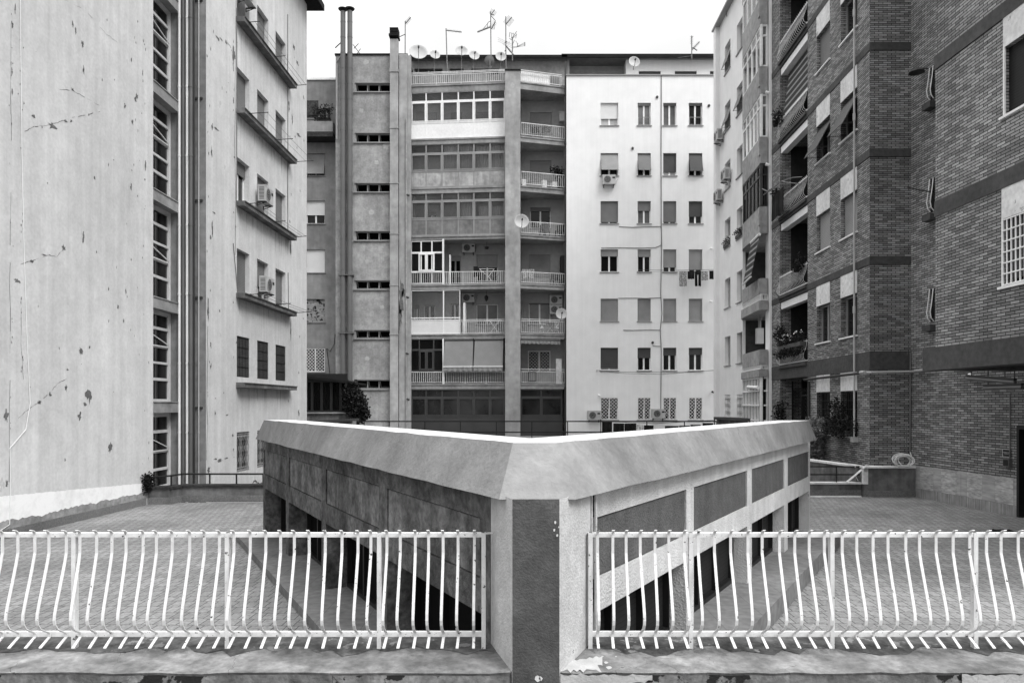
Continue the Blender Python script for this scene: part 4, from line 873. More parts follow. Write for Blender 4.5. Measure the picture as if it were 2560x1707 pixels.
stb = {(0, 0): (1, 'sh_mid', 0), (0, 1): (0, '', 0), (1, 0): (.86, 'sh_dark', .62), (1, 1): (.86, 'sh_dark', .62), (2, 0): (.97, 'sh_light', 0), (2, 1): (.97, 'sh_light', 0), (3, 0): (0, '', 0), (3, 1): (0, '', 0), (4, 0): (0, '', 0), (4, 1): (0, '', 0)}
for (r, c), o in wops.items():
    sh, tn, tl = stb[(r, c)]
    window(SW, *o[:4], BKB, .18, sh, tn, frame='alu' if r < 4 else 'black', glass='glass', tilt=tl, sill='white', grille='grid' if r == 4 else None, gmat='black')
    mb = MB(); zt = E+(bb[r] if r < 4 else 1.04)-.003; mb.wbox(SW, o[0], o[1], -.02, .012, o[3]+.003, zt); mb.build('stucco_panel', 'stucco', BKB)
for i, o in enumerate(wb_w):
    w = window(WB, *o[:4], BKB, .15, 1 if i != 1 else .9, 'sh_black' if i != 1 else 'sh_dark', frame='white', glass='glass', sill='white', grille=None)
    mb = MB(); mb.wbox(WB, o[0], o[1], -.02, .012, o[3]+.003, o[3]+.58+(0.02 if i else 0)); mb.build('stucco_panel', 'stucco', BKB)
    if i == 1: mb = MB(); gridgrille(mb, WB, o[0]+.02, o[1]-.02, o[2]+.03, o[3]-.02, .0, .12, .22, .022); mb.build('grille', 'white', w)
    mb = MB()
    for uu in (o[0]+.02, o[1]-.02): mb.wbox(WB, uu-.02, uu+.02, -.02, .014, o[2], o[3])
    mb.build('window_trim', 'white', w)
for i, o in enumerate(rec):
    mb = MB(); mb.wbox(SW, o[0]-.3, o[1]+.3, -1.75, -1.6, o[2], o[3]); mb.wbox(SW, o[1]-.03, o[1]-.003, -1.6, -.25, o[2]+.01, o[3]-.01); mb.wbox(SW, o[0]+.003, o[0]+.02, -1.6, -.45, o[2]+.01, o[3]-.01); mb.build('loggia_wall', 'bay_dark', BKB)  # near-black linings over the brick put the recess shade into the colour
    mb = MB(); mb.wbox(SW, o[0], o[1], -1.6, .1, o[2]-.12, o[2]+.004); mb.build('balcony_slab', 'fascia', BKB)
    mb = MB(); mb.wbox(SW, o[0]+.05, o[1]-.0, -.3, -.03, o[3]-.30, o[3]-.03); mb.build('lintel_box', 'white', BKB)
    if i:
        mb = MB(); u_ = o[0]+(o[1]-o[0])*.42; mb.wbox(SW, u_, u_+.8, -1.6, -1.55, o[2]+.02, o[2]+2.0); mb.build('door', 'loggia', BKB)
    mb = MB(); n_ = int((o[1]-o[0])/.15)
    prof = [(.02, .86), (.02, .66), (.06, .5), (.13, .32), (.15, .22), (.12, .12), (.03, .05)]
    for k in range(n_+1):
        u = o[0]+.05+(o[1]-o[0]-.1)*k/n_; mb.strap([SW.P(u, d, o[2]+z) for d, z in prof], tuple(SW.D*.007)+(0,), .009)
    for z, d in ((.80, .0), (.06, .0)): mb.bar(SW.P(o[0], d, o[2]+z), SW.P(o[1], d, o[2]+z), .035, .035)
    mb.build('balcony_railing', 'white', BKB)
mb = MB(); mb.wbox(SW, gate[0], gate[1], -1.0, -.9, gate[2], gate[3]); mb.build('porch_wall', 'dark', BKB)
mb = MB(); u0, u1 = gate[0], gate[1]
for k in range(-8, 30):       # herringbone bars of the gate
    for sg in (1, -1):
        a = u0+k*.14; b = a+1.4; um = (u0+u1)/2
        lo_, hi_ = (u0, um) if sg > 0 else (um, u1)
        p0, p1 = max(a, lo_), min(b, hi_)
        if p1-p0 > .05:
            f = (lambda u: E-.9+(u-a)*1.1) if sg > 0 else (lambda u: E-.9+(b-u)*1.1)
            zga, zgb = f(p0), f(p1)
            if max(zga, zgb) < E+1.0: mb.bar(SW.P(p0, -.5, zga), SW.P(p1, -.5, zgb), .02, .02)
for uu in (u0+.05, (u0+u1)/2-.45, (u0+u1)/2+.45, u1-.05): mb.bar(SW.P(uu, -.5, E-1.7), SW.P(uu, -.5, E+.95), .05, .05)
mb.bar(SW.P((u0+u1)/2-.45, -.5, E+.35), SW.P((u0+u1)/2+.45, -.5, E+.35), .05, .05)
mb.build('gate', 'black', BKB)
mb = MB(); u = SW.U(2143.5); mb.tube([SW.P(u, .1, E+18), SW.P(u, .1, E-1.05)], .03, 8); q_ = SW.P(u, .1, E-1.1); mb.box(q_.x-.09, q_.x+.09, q_.y-.09, q_.y+.09, q_.z-.1, q_.z+.06)
for h in (12.4, 9.1, 3.0): mb.tube([SW.P(u, .1, E+h-.12), SW.P(u, .1, E+h+.1)], .048, 8)
mb.build('drainpipe', 'pipe_pale', BKB)
mb = MB(); mb.tube([SW.q(*Z8(985, 810), .12), FF.q(2174, 931, .12), FF.q(2276, 929, .12), WI.q(2300, 926.5, .12), WI.q(2345, 923, .12)], .036, 8); mb.tube([SW.q(*Z8(983, 811), .12), SW.q(*Z8(1010, 809), .12)], .055, 8); mb.build('drainpipe', 'pipe_pale', BKB)
mb = MB(); mb.tube([SW.q(*Z8(630, 856), .1), SW.q(*Z8(985, 814), .1)], .045, 6); u = SW.U(2026); mb.tube([SW.P(u, .06, E+.85), SW.P(u, .06, E-1.6)], .045, 6); mb.build('drainpipe', 'pipe_dark', BKB)
k = 0; u = 0.0
while u < WI.L-.05:
    w = (.46, .62, .34, .66, .40, .58)[k % 6]; u2 = min(u+w, WI.L); mb = MB(); mb.wbox(WI, u+.003, u2-.003, -.02, .02, .272, E-1.85); mb.build('travertine_slab', 'trav_h' if k % 2 else 'trav', BKB); u = u2; k += 1
mb = MB(); mb.wbox(WI, .0, WI.L-.0, -.02, .012, .0, E-1.852); mb.build('dado_backing', 'fascia', BKB)
mb = MB(); mb.wbox(WI, .0, WI.L-.0, -.02, .034, .002, .268); mb.build('travertine_base', 'trav_v', BKB)
mb = MB(); mb.wbox(WI, WI.L, WI.L+1.3, -.35, -.3, 0, 2.25); dr = mb.build('door', 'black', BKB); mb = MB(); mb.wbox(WI, WI.L, WI.L+.08, -.3, .03, 0, 2.25); mb.wbox(WI, WI.L+1.22, WI.L+1.3, -.3, .03, 0, 2.25); mb.wbox(WI, WI.L+.08, WI.L+1.22, -.3, .03, 2.17, 2.25); mb.build('door_frame', 'black', dr)
# cables down the inner corner
mb = MB(); mb.tube([WI.q(2277, 880, .12), WI.q(2275, 930, .13), WI.q(2274.5, 1000, .12), WI.q(2276, 1080, .13), WI.q(2276, 1130, .12)], .02, 5); mb.tube([WI.q(2280, 880, .05), WI.q(2279, 1150, .05)], .025, 5); mb.build('cable', 'pipe_grey', BKB)
def bellywin(px0, px1, h0, h1):
    u0, u1 = WI.U(px0), WI.U(px1); mb = MB(); mb.wbox(WI, u0, u1, -.0, .02, E+h0, E+h1); w = mb.build('window', 'glass', BKB)
    mb = MB(); prof = [(.03, 0), (.11, .1), (.14, .28), (.08, .7), (.05, 1)]
    for k in range(2):
        u = u0+(u1-u0)*k; mb.strap([WI.P(u, d, E+h0+(h1-h0)*t) for d, t in prof], tuple(WI.D*.012)+(0,), .016)
    mb.build('grille', 'white', w); mb = MB(); mb.wbox(WI, u0-.1, u1+.1, .0, .22, E+h0-.28, E+h0-.1); mb.build('sill', 'fascia', w)
for h in ((8.85, 9.8), (5.6, 6.55), (2.4, 3.35)): bellywin(2328, 2337, *h)

# signs and small fittings on the brick wall
def ze(x, y): return (2300+x/5.227, 900+y/5.227)
def text(body, W, px, py, size, parent, mat, d):
    c = bpy.data.curves.new('lettering', 'FONT'); c.body = body; c.size = size; c.align_x = 'CENTER'; c.align_y = 'CENTER'; c.extrude = .002; c.space_line = .95
    o = bpy.data.objects.new('tmp', c); COL.objects.link(o); bpy.context.view_layer.update()
    me = bpy.data.meshes.new_from_object(o.evaluated_get(bpy.context.evaluated_depsgraph_get())); bpy.data.objects.remove(o)
    me.name = 'lettering'; me.materials.clear(); me.materials.append(T[mat]); q = W.q(px, py, d)
    ob = bpy.data.objects.new('lettering', me); COL.objects.link(ob); ob.parent = parent; ob.location = q-ORG[parent.name]; ob.rotation_euler = (pi/2, 0, W.rz); return ob
x0, y0 = ze(1088, 1157); x1, y1 = ze(1193, 1262); u0, u1 = WI.U(x0), WI.U(x1); zc0, zc1 = WI.Z(x0, y1), WI.Z(x0, y0)
t = thing('sign', 'small black framed sign reading INTERRUTTORE GENERALE on the brick wall near the dark door', 'sign', WI.q(x0, y1, .03))
mb = MB(); mb.wbox(WI, u0, u1, .0, .02, zc0, zc1); mb.build('plate', 'sign', t)
mb = MB(); f_ = .014
for a, b, c, e in ((u0, u1, zc0, zc0+f_), (u0, u1, zc1-f_, zc1), (min(u0, u1), min(u0, u1)+f_, zc0, zc1), (max(u0, u1)-f_, max(u0, u1), zc0, zc1)): mb.wbox(WI, a, b, .02, .026, c, e)
mb.build('border', 'sign_w', t); text('INTERRUTTORE\nGENERALE', WI, (x0+x1)/2, (y0+y1)/2+1, abs(u1-u0)*.125, t, 'sign_w', .024)
x0, y0 = ze(1130, 1283); x1, y1 = ze(1207, 1390)
t = thing('switch_box', 'grey electrical switch box below the framed sign on the brick wall', 'switch box', WI.q(x0, y1))
mb = MB(); mb.fbox(WI, x0, y0, x1, y1, .0, .10); mb.build('casing', 'pipe_grey', t); mb = MB(); mb.fbox(WI, x0+1.5, y0+3, x1-1.5, y1-2, .10, .11); mb.build('cover', 'sign', t)
mb = MB(); mb.tube([WI.q(*ze(1195, 1280), .04), WI.q(*ze(1197, 460), .04), WI.q(*ze(1215, 425), .05), WI.P(WI.L+1.2, .05, WI.Z(2540, 980))], .016, 6); mb.build('conduit', 'pipe_grey', BKB)
x0, y0 = ze(1307, 1018); x1, y1 = ze(1353, 1095); dW = WXY(WI.P(WI.L, -.29, 0)[:2], WI.P(WI.L+1.3, -.29, 0)[:2])
t = thing('sign', 'tiny white bordered pictogram plate on the black door', 'sign', dW.q(x0+3, y1))
mb = MB(); mb.fbox(dW, x0+2, y0, x1+4, y1, .0, .01); mb.build('plate', 'sign', t)
mb = MB(); X0, X1 = x0+2, x1+4
for a, b, c, e in ((X0, y0, X1, y0+1.2), (X0, y1-1.2, X1, y1), (X0, y0, X0+1, y1), (X1-1, y0, X1, y1), (X0, y1-4.5, X1, y1-3.5), (X0+4, y0+4, X0+6, y1-5), (X0+4.2, y0+2.2, X0+5.8, y0+3.6), (X0+7.5, y0+6, X0+8.6, y1-5)): mb.fbox(dW, a, b, c, e, .01, .014)
mb.build('pictogram', 'sign_w', t)
for (a, b, lab) in ((ze(850, 238), ze(1500, 290), 'long tube lamp fixed highest under the concrete overhang'), (ze(1085, 368), ze(1600, 352), 'shorter tube lamp hung lower under the concrete overhang')):
    t = thing('tube_lamp', lab, 'lamp', WI.q(*a, .5)); p, q_ = WI.q(*a, .5), WI.q(*b, .5)
    mb = MB(); mb.tube([p, q_], .05, 8); mb.build('lamp_tube', 'pipe_grey', t); mb = MB(); mb.bar(p+Vector((0, 0, .07)), q_+Vector((0, 0, .07)), .09, .05)
    for f in (.1, .8): r_ = p.lerp(q_, f); mb.bar(r_, (r_.x, r_.y, E+1.06), .02, .02)
    mb.build('fixture', 'pipe_dark', t)
def camera_thing(W, px, py, lab, d=.02, mat='pipe_dark', flip=1):
    q_ = W.q(px, py, d); n = Vector((W.N.x, W.N.y, 0)); s_ = Vector((W.D.x, W.D.y, 0))*flip
    t = thing('security_camera', lab, 'camera', q_, group='small wall cameras and floodlights')
    mb = MB(); mb.tube([q_, q_+n*.10], .035, 8); mb.build('bracket', mat, t); mb = MB(); p = q_+n*.12; mb.tube([p-s_*.06+Vector((0, 0, .03)), p+s_*.08+n*.05-Vector((0, 0, .04))], .06, 10); mb.build('body', mat, t)
camera_thing(WI, *ze(772, 210), 'pale floodlight on the brick wall under the overhang', .1, 'white')
camera_thing(B1, *ZG(1268, 510), 'dark camera on the grey pier beside the grey awnings', .1)
camera_thing(B1, *ZG(1280, 1068), 'dark camera on the grey pier beside the lowest dark veranda', .1)
camera_thing(B1, *Z4(755, 628), 'dark camera on the grey pier beside the white panelled balcony', .1)
camera_thing(B1, *Z4(788, 1432/1.0-1.0) if False else Z3(787, 1425), 'dark camera on the grey pier beside the upper grey veranda', .1)
camera_thing(B1, *Z6(1448, 288), 'pale camera at the right edge of the white facade above the washing line', .02, 'white')
camera_thing(B1, *Z6(1443, 657), 'pale camera at the right edge of the white facade below the washing line', .02, 'white')
camera_thing(B1, *Z6(1456, 1287), 'dark camera low at the right edge of the white facade', .02)
camera_thing(B1, *Z6(662, 1310), 'small pale lamp above the low air conditioner left of the lattice windows', .02, 'white')
camera_thing(BS, 1914, 236, 'pale camera on the side of the cream corner bay, higher one', .05, 'white')
camera_thing(BS, 1914, 415, 'pale camera on the side of the cream corner bay, lower one', .05, 'white')
# lamp shade and rod by the upper edge-on windows
q_ = WI.q(2316, 178, .3); mb = MB(); mb.lathe([(.0, .08), (.12, .05), (.22, -.04), (.23, -.06)], 12, c=q_); mb.tube([q_+Vector((0, 0, .06)), WI.q(2322, 172, .0)], .02, 5)
tag(mb.build('wall_lamp', 'pipe_dark'), 'dark round wall lamp above the topmost belly grille in the brick corner', 'lamp')
mb = MB(); mb.tube([WI.q(2330, 480, .05), WI.q(2330, 476, .4), WI.q(2330, 470, .75)], .018, 4); tag(mb.build('clothes_rod', 'pipe_dark'), 'thin dark rod sticking out above the middle belly grille in the brick corner', 'rod')

# parapet and coil on the right of the terrace
PR = thing('parapet_wall', 'plastered parapet box with white coping in front of the dark brick face', 'wall', (pt(2225, 83).x, F/83, 0))
x0, x1, yb = pt(2160, 83).x, pt(2289, 83).x, F/82-.004; yf = F/83
mb = MB(); mb.box(x0, x1, yf, yb, 0, E-1.93); mb.build('wall', 'parapet', PR)
mb = MB(); mb.box(x0-.03, x1, yf-.04, yb, E-1.93, E-1.88); mb.build('coping', 'stucco', PR)
mb = MB(); mb.box(x0-.02, x0+.12, yf-.012, yf+.1, .38, E-1.935); mb.build('end_slab', 'stucco', PR)
mb = MB(); mb.box(x0-.01, x1-.03, yf-.03, yf-.001, .002, .19); mb.build('skirting', 'skirt', PR)
PR2 = thing('parapet_wall', 'low dirty parapet with pale coping and two thin rails behind the garage building, right side', 'wall', (pt(2090, 82.5).x, F/82.5, 0))
xa, xb = pt(1985, 82.5).x, x0-.025; ya = F/82.5
mb = MB(); mb.box(xa, xb, ya, ya+.22, 0, E-2.42); mb.build('wall', 'parapet', PR2)
mb = MB(); mb.box(xa, xb, ya-.05, ya+.27, E-2.42, E-2.37); mb.build('coping', 'stucco', PR2)
mb = MB(); mb.box(xa, xb, ya-.03, ya-.001, .002, .19); mb.build('skirting', 'skirt', PR2)
mb = MB()
for h in (1.90, 2.14): mb.bar((xa, ya+.1, E-h), (xb+.0, ya+.1, E-h), .035, .035)
for px in (2010, 2091.7): q_ = pt(px, 82.2); mb.bar((q_.x, ya+.1, E-2.38), (q_.x, ya+.1, E-1.9), .03, .03)
mb.build('rail', 'black', PR2)
PR3 = thing('parapet_wall', 'receding ramp parapet with white coping along the foot of the brick block', 'wall', (pt(2100, 76).x, F/76, G0))
W_ = WXY(pt(1960, 69.5), (x0-.04, yb-.03)); mb = MB(); mb.wbox(W_, 0, W_.L, -.1, .1, G0, E-1.92); mb.build('wall', 'parapet', PR3); mb = MB(); mb.wbox(W_, 0, W_.L, -.14, .14, E-1.92, E-1.86); mb.build('coping', 'stucco', PR3)
mb = MB(); c = at(2258, 1151, 84)
for k in range(9):
    r = .27*random.uniform(.8, 1.05); o_ = Vector((random.uniform(-.04, .04), random.uniform(-.08, .06), random.uniform(-.03, .03)))
    mb.tube([c+o_+Vector((r*cos(a)*1.1, .10*sin(a*1.0+k), r*.72*sin(a))) for a in [2*pi*i/24 for i in range(25)]], .012, 4)
mb.tube([c+Vector((.25, 0, .1)), at(2276, 1130, 82.5)], .012, 4)
zc_ = E-1.865
for k in range(4): mb.tube([(c.x-.1, c.y-.06+.03*k, zc_), (c.x-1.0, c.y-.05+.03*k, zc_+.01*k), (x0+.05, c.y+.03*k, zc_+.02)], .011, 4)
tag(mb.build('cable_coil', 'stucco'), 'coil of pale cable lying on the parapet under the dark brick face', 'cable')
mb = MB(); c = at(2503, 1321, 114); mb.grid([(c.x-.22+.05*k, c.y+.05+random.uniform(-.03, .06), .03+random.uniform(0, .02)) for k in range(10)], [(c.x-.24+.055*k, c.y-.12+random.uniform(-.05, .05), .006) for k in range(10)], 1); mb.grid([(c.x-.22+.05*k, c.y+.07, .03) for k in range(10)], [(c.x-.22+.05*k, c.y+.14, .006) for k in range(10)], 1)
tag(mb.build('rag', 'cloth_black'), 'small black rag lying flat on the terrace tiles before the dark door', 'rag')
mb = MB(); c = at(640, 1352, 122)
for k in range(5): mb.box(c.x-.14+k*.06, c.x-.11+k*.06, c.y-.12, c.y+.12, .02, .12)
for k in range(2): mb.box(c.x-.15, c.x+.16, c.y-.125+k*.22, c.y-.1+k*.22, .004, .12)
tag(mb.build('drain_basket', 'black'), 'small black slatted drain basket at the left corner of the garage step', 'drain basket')
mb = MB(); p = [(x0+.02, yf-.06, zc_+.03), (x0-.35, yf-.07, E-2.15), (x0-.6, yf-.1, E-2.34)]
for k in range(3): mb.tube([Vector(q)+Vector((.02*k, -.015*k, 0)) for q in p], .012, 4)
mb.tube([(x0-.15, yf-.07, E-2.02), (x0-.3, yf-.1, E-2.15), (x0-.22, yf-.1, E-2.3)], .008, 4); tag(mb.build('loose_cable', 'stucco'), 'loose bundle of pale cable hanging over the low rail by the parapet box', 'cable')
mb = MB(); a = pt(2027, 82).x-2; mb.box(a, pt(2135, 82).x, ya-.35, ya-.27, .004, .05); tag(mb.build('plank', 'stucco'), 'long pale strip lying on the tiles at the foot of the low right parapet', 'plank')

# ================================================================ GARAGE BUILDING (wedge with mansard cap)
GB = thing('garage_building', 'low wedge shaped garage building with sloping concrete cap, corner pillar and panelled sides', 'building', (.2, 9, 0))
hb, ht = .70, .31
WLg = Wall((658, 120.6), (1226, 312)); WRg = Wall((1487, 304), (2025, 125))
zb, zt = E-hb, E-ht
P3 = lambda p, z: (p.x, p.y, z)
L0, Lc, Rc, R0 = pt(639, 124), pt(1248, 340), pt(1440, 340), pt(2042, 128)
tL, tlc, trc, tR = pt(660, 128), pt(1282, 315), pt(1389, 315), pt(2022, 132)
def inset(a, b, n, w): return a+n*w, b+n*w
dl, dr_ = (L0-Lc).normalized(), (R0-Rc).normalized(); nl, nr = Vector((-dl.y, dl.x))*-1, Vector((-dr_.y, dr_.x))
if nl.x < 0: nl = -nl
if nr.x > 0: nr = -nr
iL, iR = tL+nl*.5-dl*.25, tR+nr*.5-dr_*.25
ap = Vector((.17, F/277))
def cj(P, z, j=.006): 
    out = []
    for i in range(len(P)-1):
        for k in range(30):
            q = P[i].lerp(P[i+1], k/30); jj = j if k and not (len(P) == 4 and i == 1) else 0; out.append((q.x+random.uniform(-jj, jj)*.5, q.y, z+random.uniform(-jj, jj)))
    out.append((P[-1].x, P[-1].y, z)); return out
bo, to = cj([L0, Lc, Rc, R0], zb), cj([tL, tlc, trc, tR], zt, .004)
mb = MB(); mb.grid(bo, to, 1)
mb.add([P3(L0, zb), P3(tL, zt), P3(iL+dl*.1, zt), P3(iL+dl*.3, zb)], [(0, 1, 2, 3)]); mb.add([P3(R0, zb), P3(tR, zt), P3(iR+dr_*.1, zt), P3(iR+dr_*.3, zb)], [(0, 1, 2, 3)])
und = cj([L0+nl*.45, Vector((Lc.x+.15, Lc.y+.9)), Vector((Rc.x-.15, Rc.y+.9)), R0+nr*.45], zb, 0); mb.grid(bo, und, 1)
mb.build('cap', 'capc', GB)
mb = MB(); inn = cj([iL, ap+Vector((-.02, 0)), ap+Vector((.02, 0)), iR], zt, 0); mb.grid([(x, y, z+.004) for x, y, z in to], [(x, y, z+.004) for x, y, z in inn], 1); mb.grid(to, [(x, y, z+.004) for x, y, z in to], 1)
low = [(x, y, z-.5) for x, y, z in inn]; mb.grid([(x, y, z+.004) for x, y, z in inn], low, 1)
mb.build('cap_membrane', 'captop', GB)
mb = MB(); mb.add([P3(WLg.A+nl*.1, E-.82), P3(WRg.B+nr*.1, E-.82), (WRg.A.x-.1, WRg.A.y+.3, E-.82), (WLg.B.x+.1, WLg.B.y+.5, E-.82)], [(0, 1, 2, 3)]); mb.build('roof', 'render_grey', GB)
hp0, hp1, ho = E-.935, E-1.44, E-1.72
zs = {'l': .12, 'r': .26}
def garage_wall(W, pans, opens, mat, pm, zs_, nm):
    mb = MB(); po = [(W.U(a), W.U(b), hp1, hp0, .03) for a, b in pans]; dp_ = .32 if nm == 'l' else .2; oo = [(W.U(a), W.U(b), zs_, ho, dp_) for a, b in opens]
    wallmesh(mb, W, 0, W.L, -.2, zb+.02, po+oo); mb.build('wall', mat, GB)
    for o in po: mb = MB(); mb.wbox(W, min(o[0], o[1])+.012, max(o[0], o[1])-.012, -.05, -.018, o[2]+.012, o[3]-.012); mb.build('wall_panel', pm, GB)
    for o in oo:
        a, b = min(o[:2]), max(o[:2]); mb = MB(); n = max(2, round((b-a)/.75))
        for k in range(n+1): u = a+(b-a)*k/n; mb.wbox(W, max(a, u-.03), min(b, u+.03), -dp_-.06, -dp_+.01, zs_, ho)
        mb.wbox(W, a, b, -dp_-.06, -dp_+.008, zs_, zs_+.06); mb.wbox(W, a, b, -dp_-.06, -dp_+.008, ho-.06, ho); f = mb.build('garage_window', 'black', GB)
        mb = MB(); mb.wbox(W, a, b, -dp_-.1, -dp_-.06, zs_, ho); mb.build('pane', 'dark' if nm == 'l' else 'sh_black', f)
    mb = MB(); st_ = .52 if nm == 'l' else .55; mb.wbox(W, -.1, W.L+.05, -.52, st_, .002, zs_+.004); mb.build('step', 'step', GB)
Q = lambda x: 600+x/2.316
R_ = lambda x: 1200+x/2.316
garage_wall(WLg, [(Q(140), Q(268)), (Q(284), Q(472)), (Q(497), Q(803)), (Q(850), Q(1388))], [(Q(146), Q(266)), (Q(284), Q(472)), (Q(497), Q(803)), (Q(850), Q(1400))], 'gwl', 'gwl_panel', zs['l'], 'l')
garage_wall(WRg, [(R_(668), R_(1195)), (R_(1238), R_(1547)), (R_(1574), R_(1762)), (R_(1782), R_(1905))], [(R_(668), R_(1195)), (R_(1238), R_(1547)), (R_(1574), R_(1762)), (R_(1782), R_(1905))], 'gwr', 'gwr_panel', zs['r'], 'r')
mb = MB(); e0, e1_ = WLg.A, WRg.B
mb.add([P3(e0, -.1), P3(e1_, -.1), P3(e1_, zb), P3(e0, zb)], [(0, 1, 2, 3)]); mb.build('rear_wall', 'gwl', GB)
pf0, pf1 = pt(1281, 349), pt(1398.6, 349); pl, pr = pt(1227, 316), pt(1476, 316)
mb = MB(); mb.add([P3(pf0, -.3), P3(pf1, -.3), P3(pf1, zb+.02), P3(pf0, zb+.02)], [(0, 1, 2, 3)]); mb.build('pillar', 'pillar', GB, origin=((pf0.x+pf1.x)/2, pf0.y, -.3))
mb = MB(); zq = zb+.02
for a, b in ((pf0, pl), (pf1, pr), (pl, pl+Vector((.02, .35))), (pr, pr+Vector((.02, .45)))): mb.add([P3(a, -.3), P3(b, -.3), P3(b, zq), P3(a, zq)], [(0, 1, 2, 3)])
mb.build('pillar_flank', 'pillar_light', GB)
mb = MB(); q_ = pt(1481, 309)
for dx in (0, .035): mb.tube([(q_.x+dx-.01, q_.y-.02, E-.7), (q_.x+dx-.01, q_.y-.02, E-1.9)], .013, 6)
mb.build('cable_duct', 'pillar_light', GB)

# ================================================================ FRONT COPING WALLS AND WHITE RAILINGS
def ledge(x0, x1, lab, yb_=6.0, yf_=5.30, side=1):
    t = thing('parapet_wall', lab, 'wall', ((x0+x1)/2, 5.6, 0))
    n = 60; A = []; B = []; C_ = []; D_ = []
    for k in range(n+1):
        x = x0+(x1-x0)*k/n; j = random.uniform(-.006, .006)
        A.append((x, yb_, E-1.885)); B.append((x, yf_+j*.5, E-1.925+j)); C_.append((x, yf_+j*.5+.01, E-1.945+j))
        D_.append((x, yf_+.012, G0))
    mb = MB(); mb.grid(A, B, 1); mb.grid(B, C_, 1); mb.grid(A, [(p[0], p[1]+.001, -.2) for p in A], 1); cp = mb.build('coping', 'ledge', t)
    sl_ = lambda y: E-1.925+.04*(y-5.30)/.7+.004; n = 90; gA = []; gB = []
    for k in range(n+1):
        x = x0+.02+(x1-x0-.04)*k/n; y = 5.70+random.uniform(-.05, .05)+.05*sin(k*.7)+.03*sin(k*2.3); gA.append((x, 5.99, sl_(5.99))); gB.append((x, y, sl_(y)))
    mb = MB(); mb.grid(gA, gB, 1); mb.build('grime_strip', 'grime', cp)
    mb = MB(); mb.grid(C_, D_, 1); mb.add([A[0 if side > 0 else -1], B[0 if side > 0 else -1], D_[0 if side > 0 else -1], (A[0 if side > 0 else -1][0], yb_, G0)], [(0, 1, 2, 3)]); mb.build('face', 'ledge_face', t); return t
tL_ = ledge(-9.5, pf0.x-.012, 'stained concrete parapet under the left white railing, with mossy front edge', side=-1)
tR_ = ledge(pf1.x+.012, 9.5, 'cracked concrete parapet under the right white railing, with flaking white paint by the pillar')
mb = MB()      # flaking white paint on the right-hand parapet near the pillar and at the far right
def flake(pts, d):
    mb.add(pts, [tuple(range(len(pts)))])
ff = 5.30
def onface(px, py): s = F/(ff-.004); return Vector(((px-CX)/s, ff-.004, E+(HY-py)/s))
def onslope(px, py):   # intersection with the sloping coping
    k = (HY-py)/F; m_ = (-1.885+1.925)/(6.0-5.30); y = (-1.925-m_*5.30+.004)/(k-m_); return Vector(((px-CX)/F*y, y, E+k*y))
def ragged(fn, top, bot):
    A = [fn(x, y+random.uniform(-3, 3)) for x, y in top]; B = [fn(x, y+random.uniform(-5, 5)) for x, y in bot]; mb.grid(A, B, 1)
xs = [1401+i*10 for i in range(24)]
ragged(onface, [(x, 1686) for x in xs], [(x, 1760 if i < 18 else 1700-(i-18)*1 + random.uniform(0, 8)) for i, x in enumerate(xs)])
xs = [1402+i*8 for i in range(14)]
ragged(onslope, [(x, 1650-abs(i-4)*1.2) for i, x in enumerate(xs)], [(x, 1676) for x in xs])
xs = [2405+i*12 for i in range(30)]; ragged(onface, [(x, 1686) for x in xs], [(x, 1770) for x in xs])
for px, py, r in ((1515, 1655, 5), (1522, 1668, 7), (1540, 1640, 3), (1506, 1640, 3), (1455, 1616, 4)):
    c = [onslope(px+r*cos(a)*random.uniform(.6, 1.3), py+r*.6*sin(a)) for a in [2*pi*i/7 for i in range(7)]]; mb.add(c, [tuple(range(7))])
mb.build('flaking_paint', 'flake', tR_)
mb = MB()
for px, py, r in ((1388, 1305, 3.5), (1386, 1324, 3), (1393, 1338, 3), (1344, 1697, 7), (1351, 1695, 5), (1397, 1317, 2)):
    s = 349.2; c = [((px+r*cos(a)*random.uniform(.6, 1.2)-CX)/s, F/s, E+(HY-py-r*1.3*sin(a)*random.uniform(.6, 1.2))/s) for a in [2*pi*i/8 for i in range(8)]]; mb.add(c, [tuple(range(8))])
mb.build('paint_chip', 'chip', GB)
SR = 322.0; YR = F/SR
def rz_(d, py): return E-(py-HY)*(YR-d)/F
prof = [(.055, 1325), (.03, 1326.5), (.010, 1331), (.006, 1337), (.006, 1382), (.03, 1412), (.075, 1462), (.118, 1508), (.140, 1535), (.146, 1550), (.138, 1562), (.110, 1572), (.06, 1577), (.018, 1580), (.008, 1584), (.008, 1592), (.05, 1603), (.115, 1620)]
mb = MB(); mb.strap([(0, -d, rz_(d, py)) for d, py in prof], (.0106, 0, 0), .007); bal = None
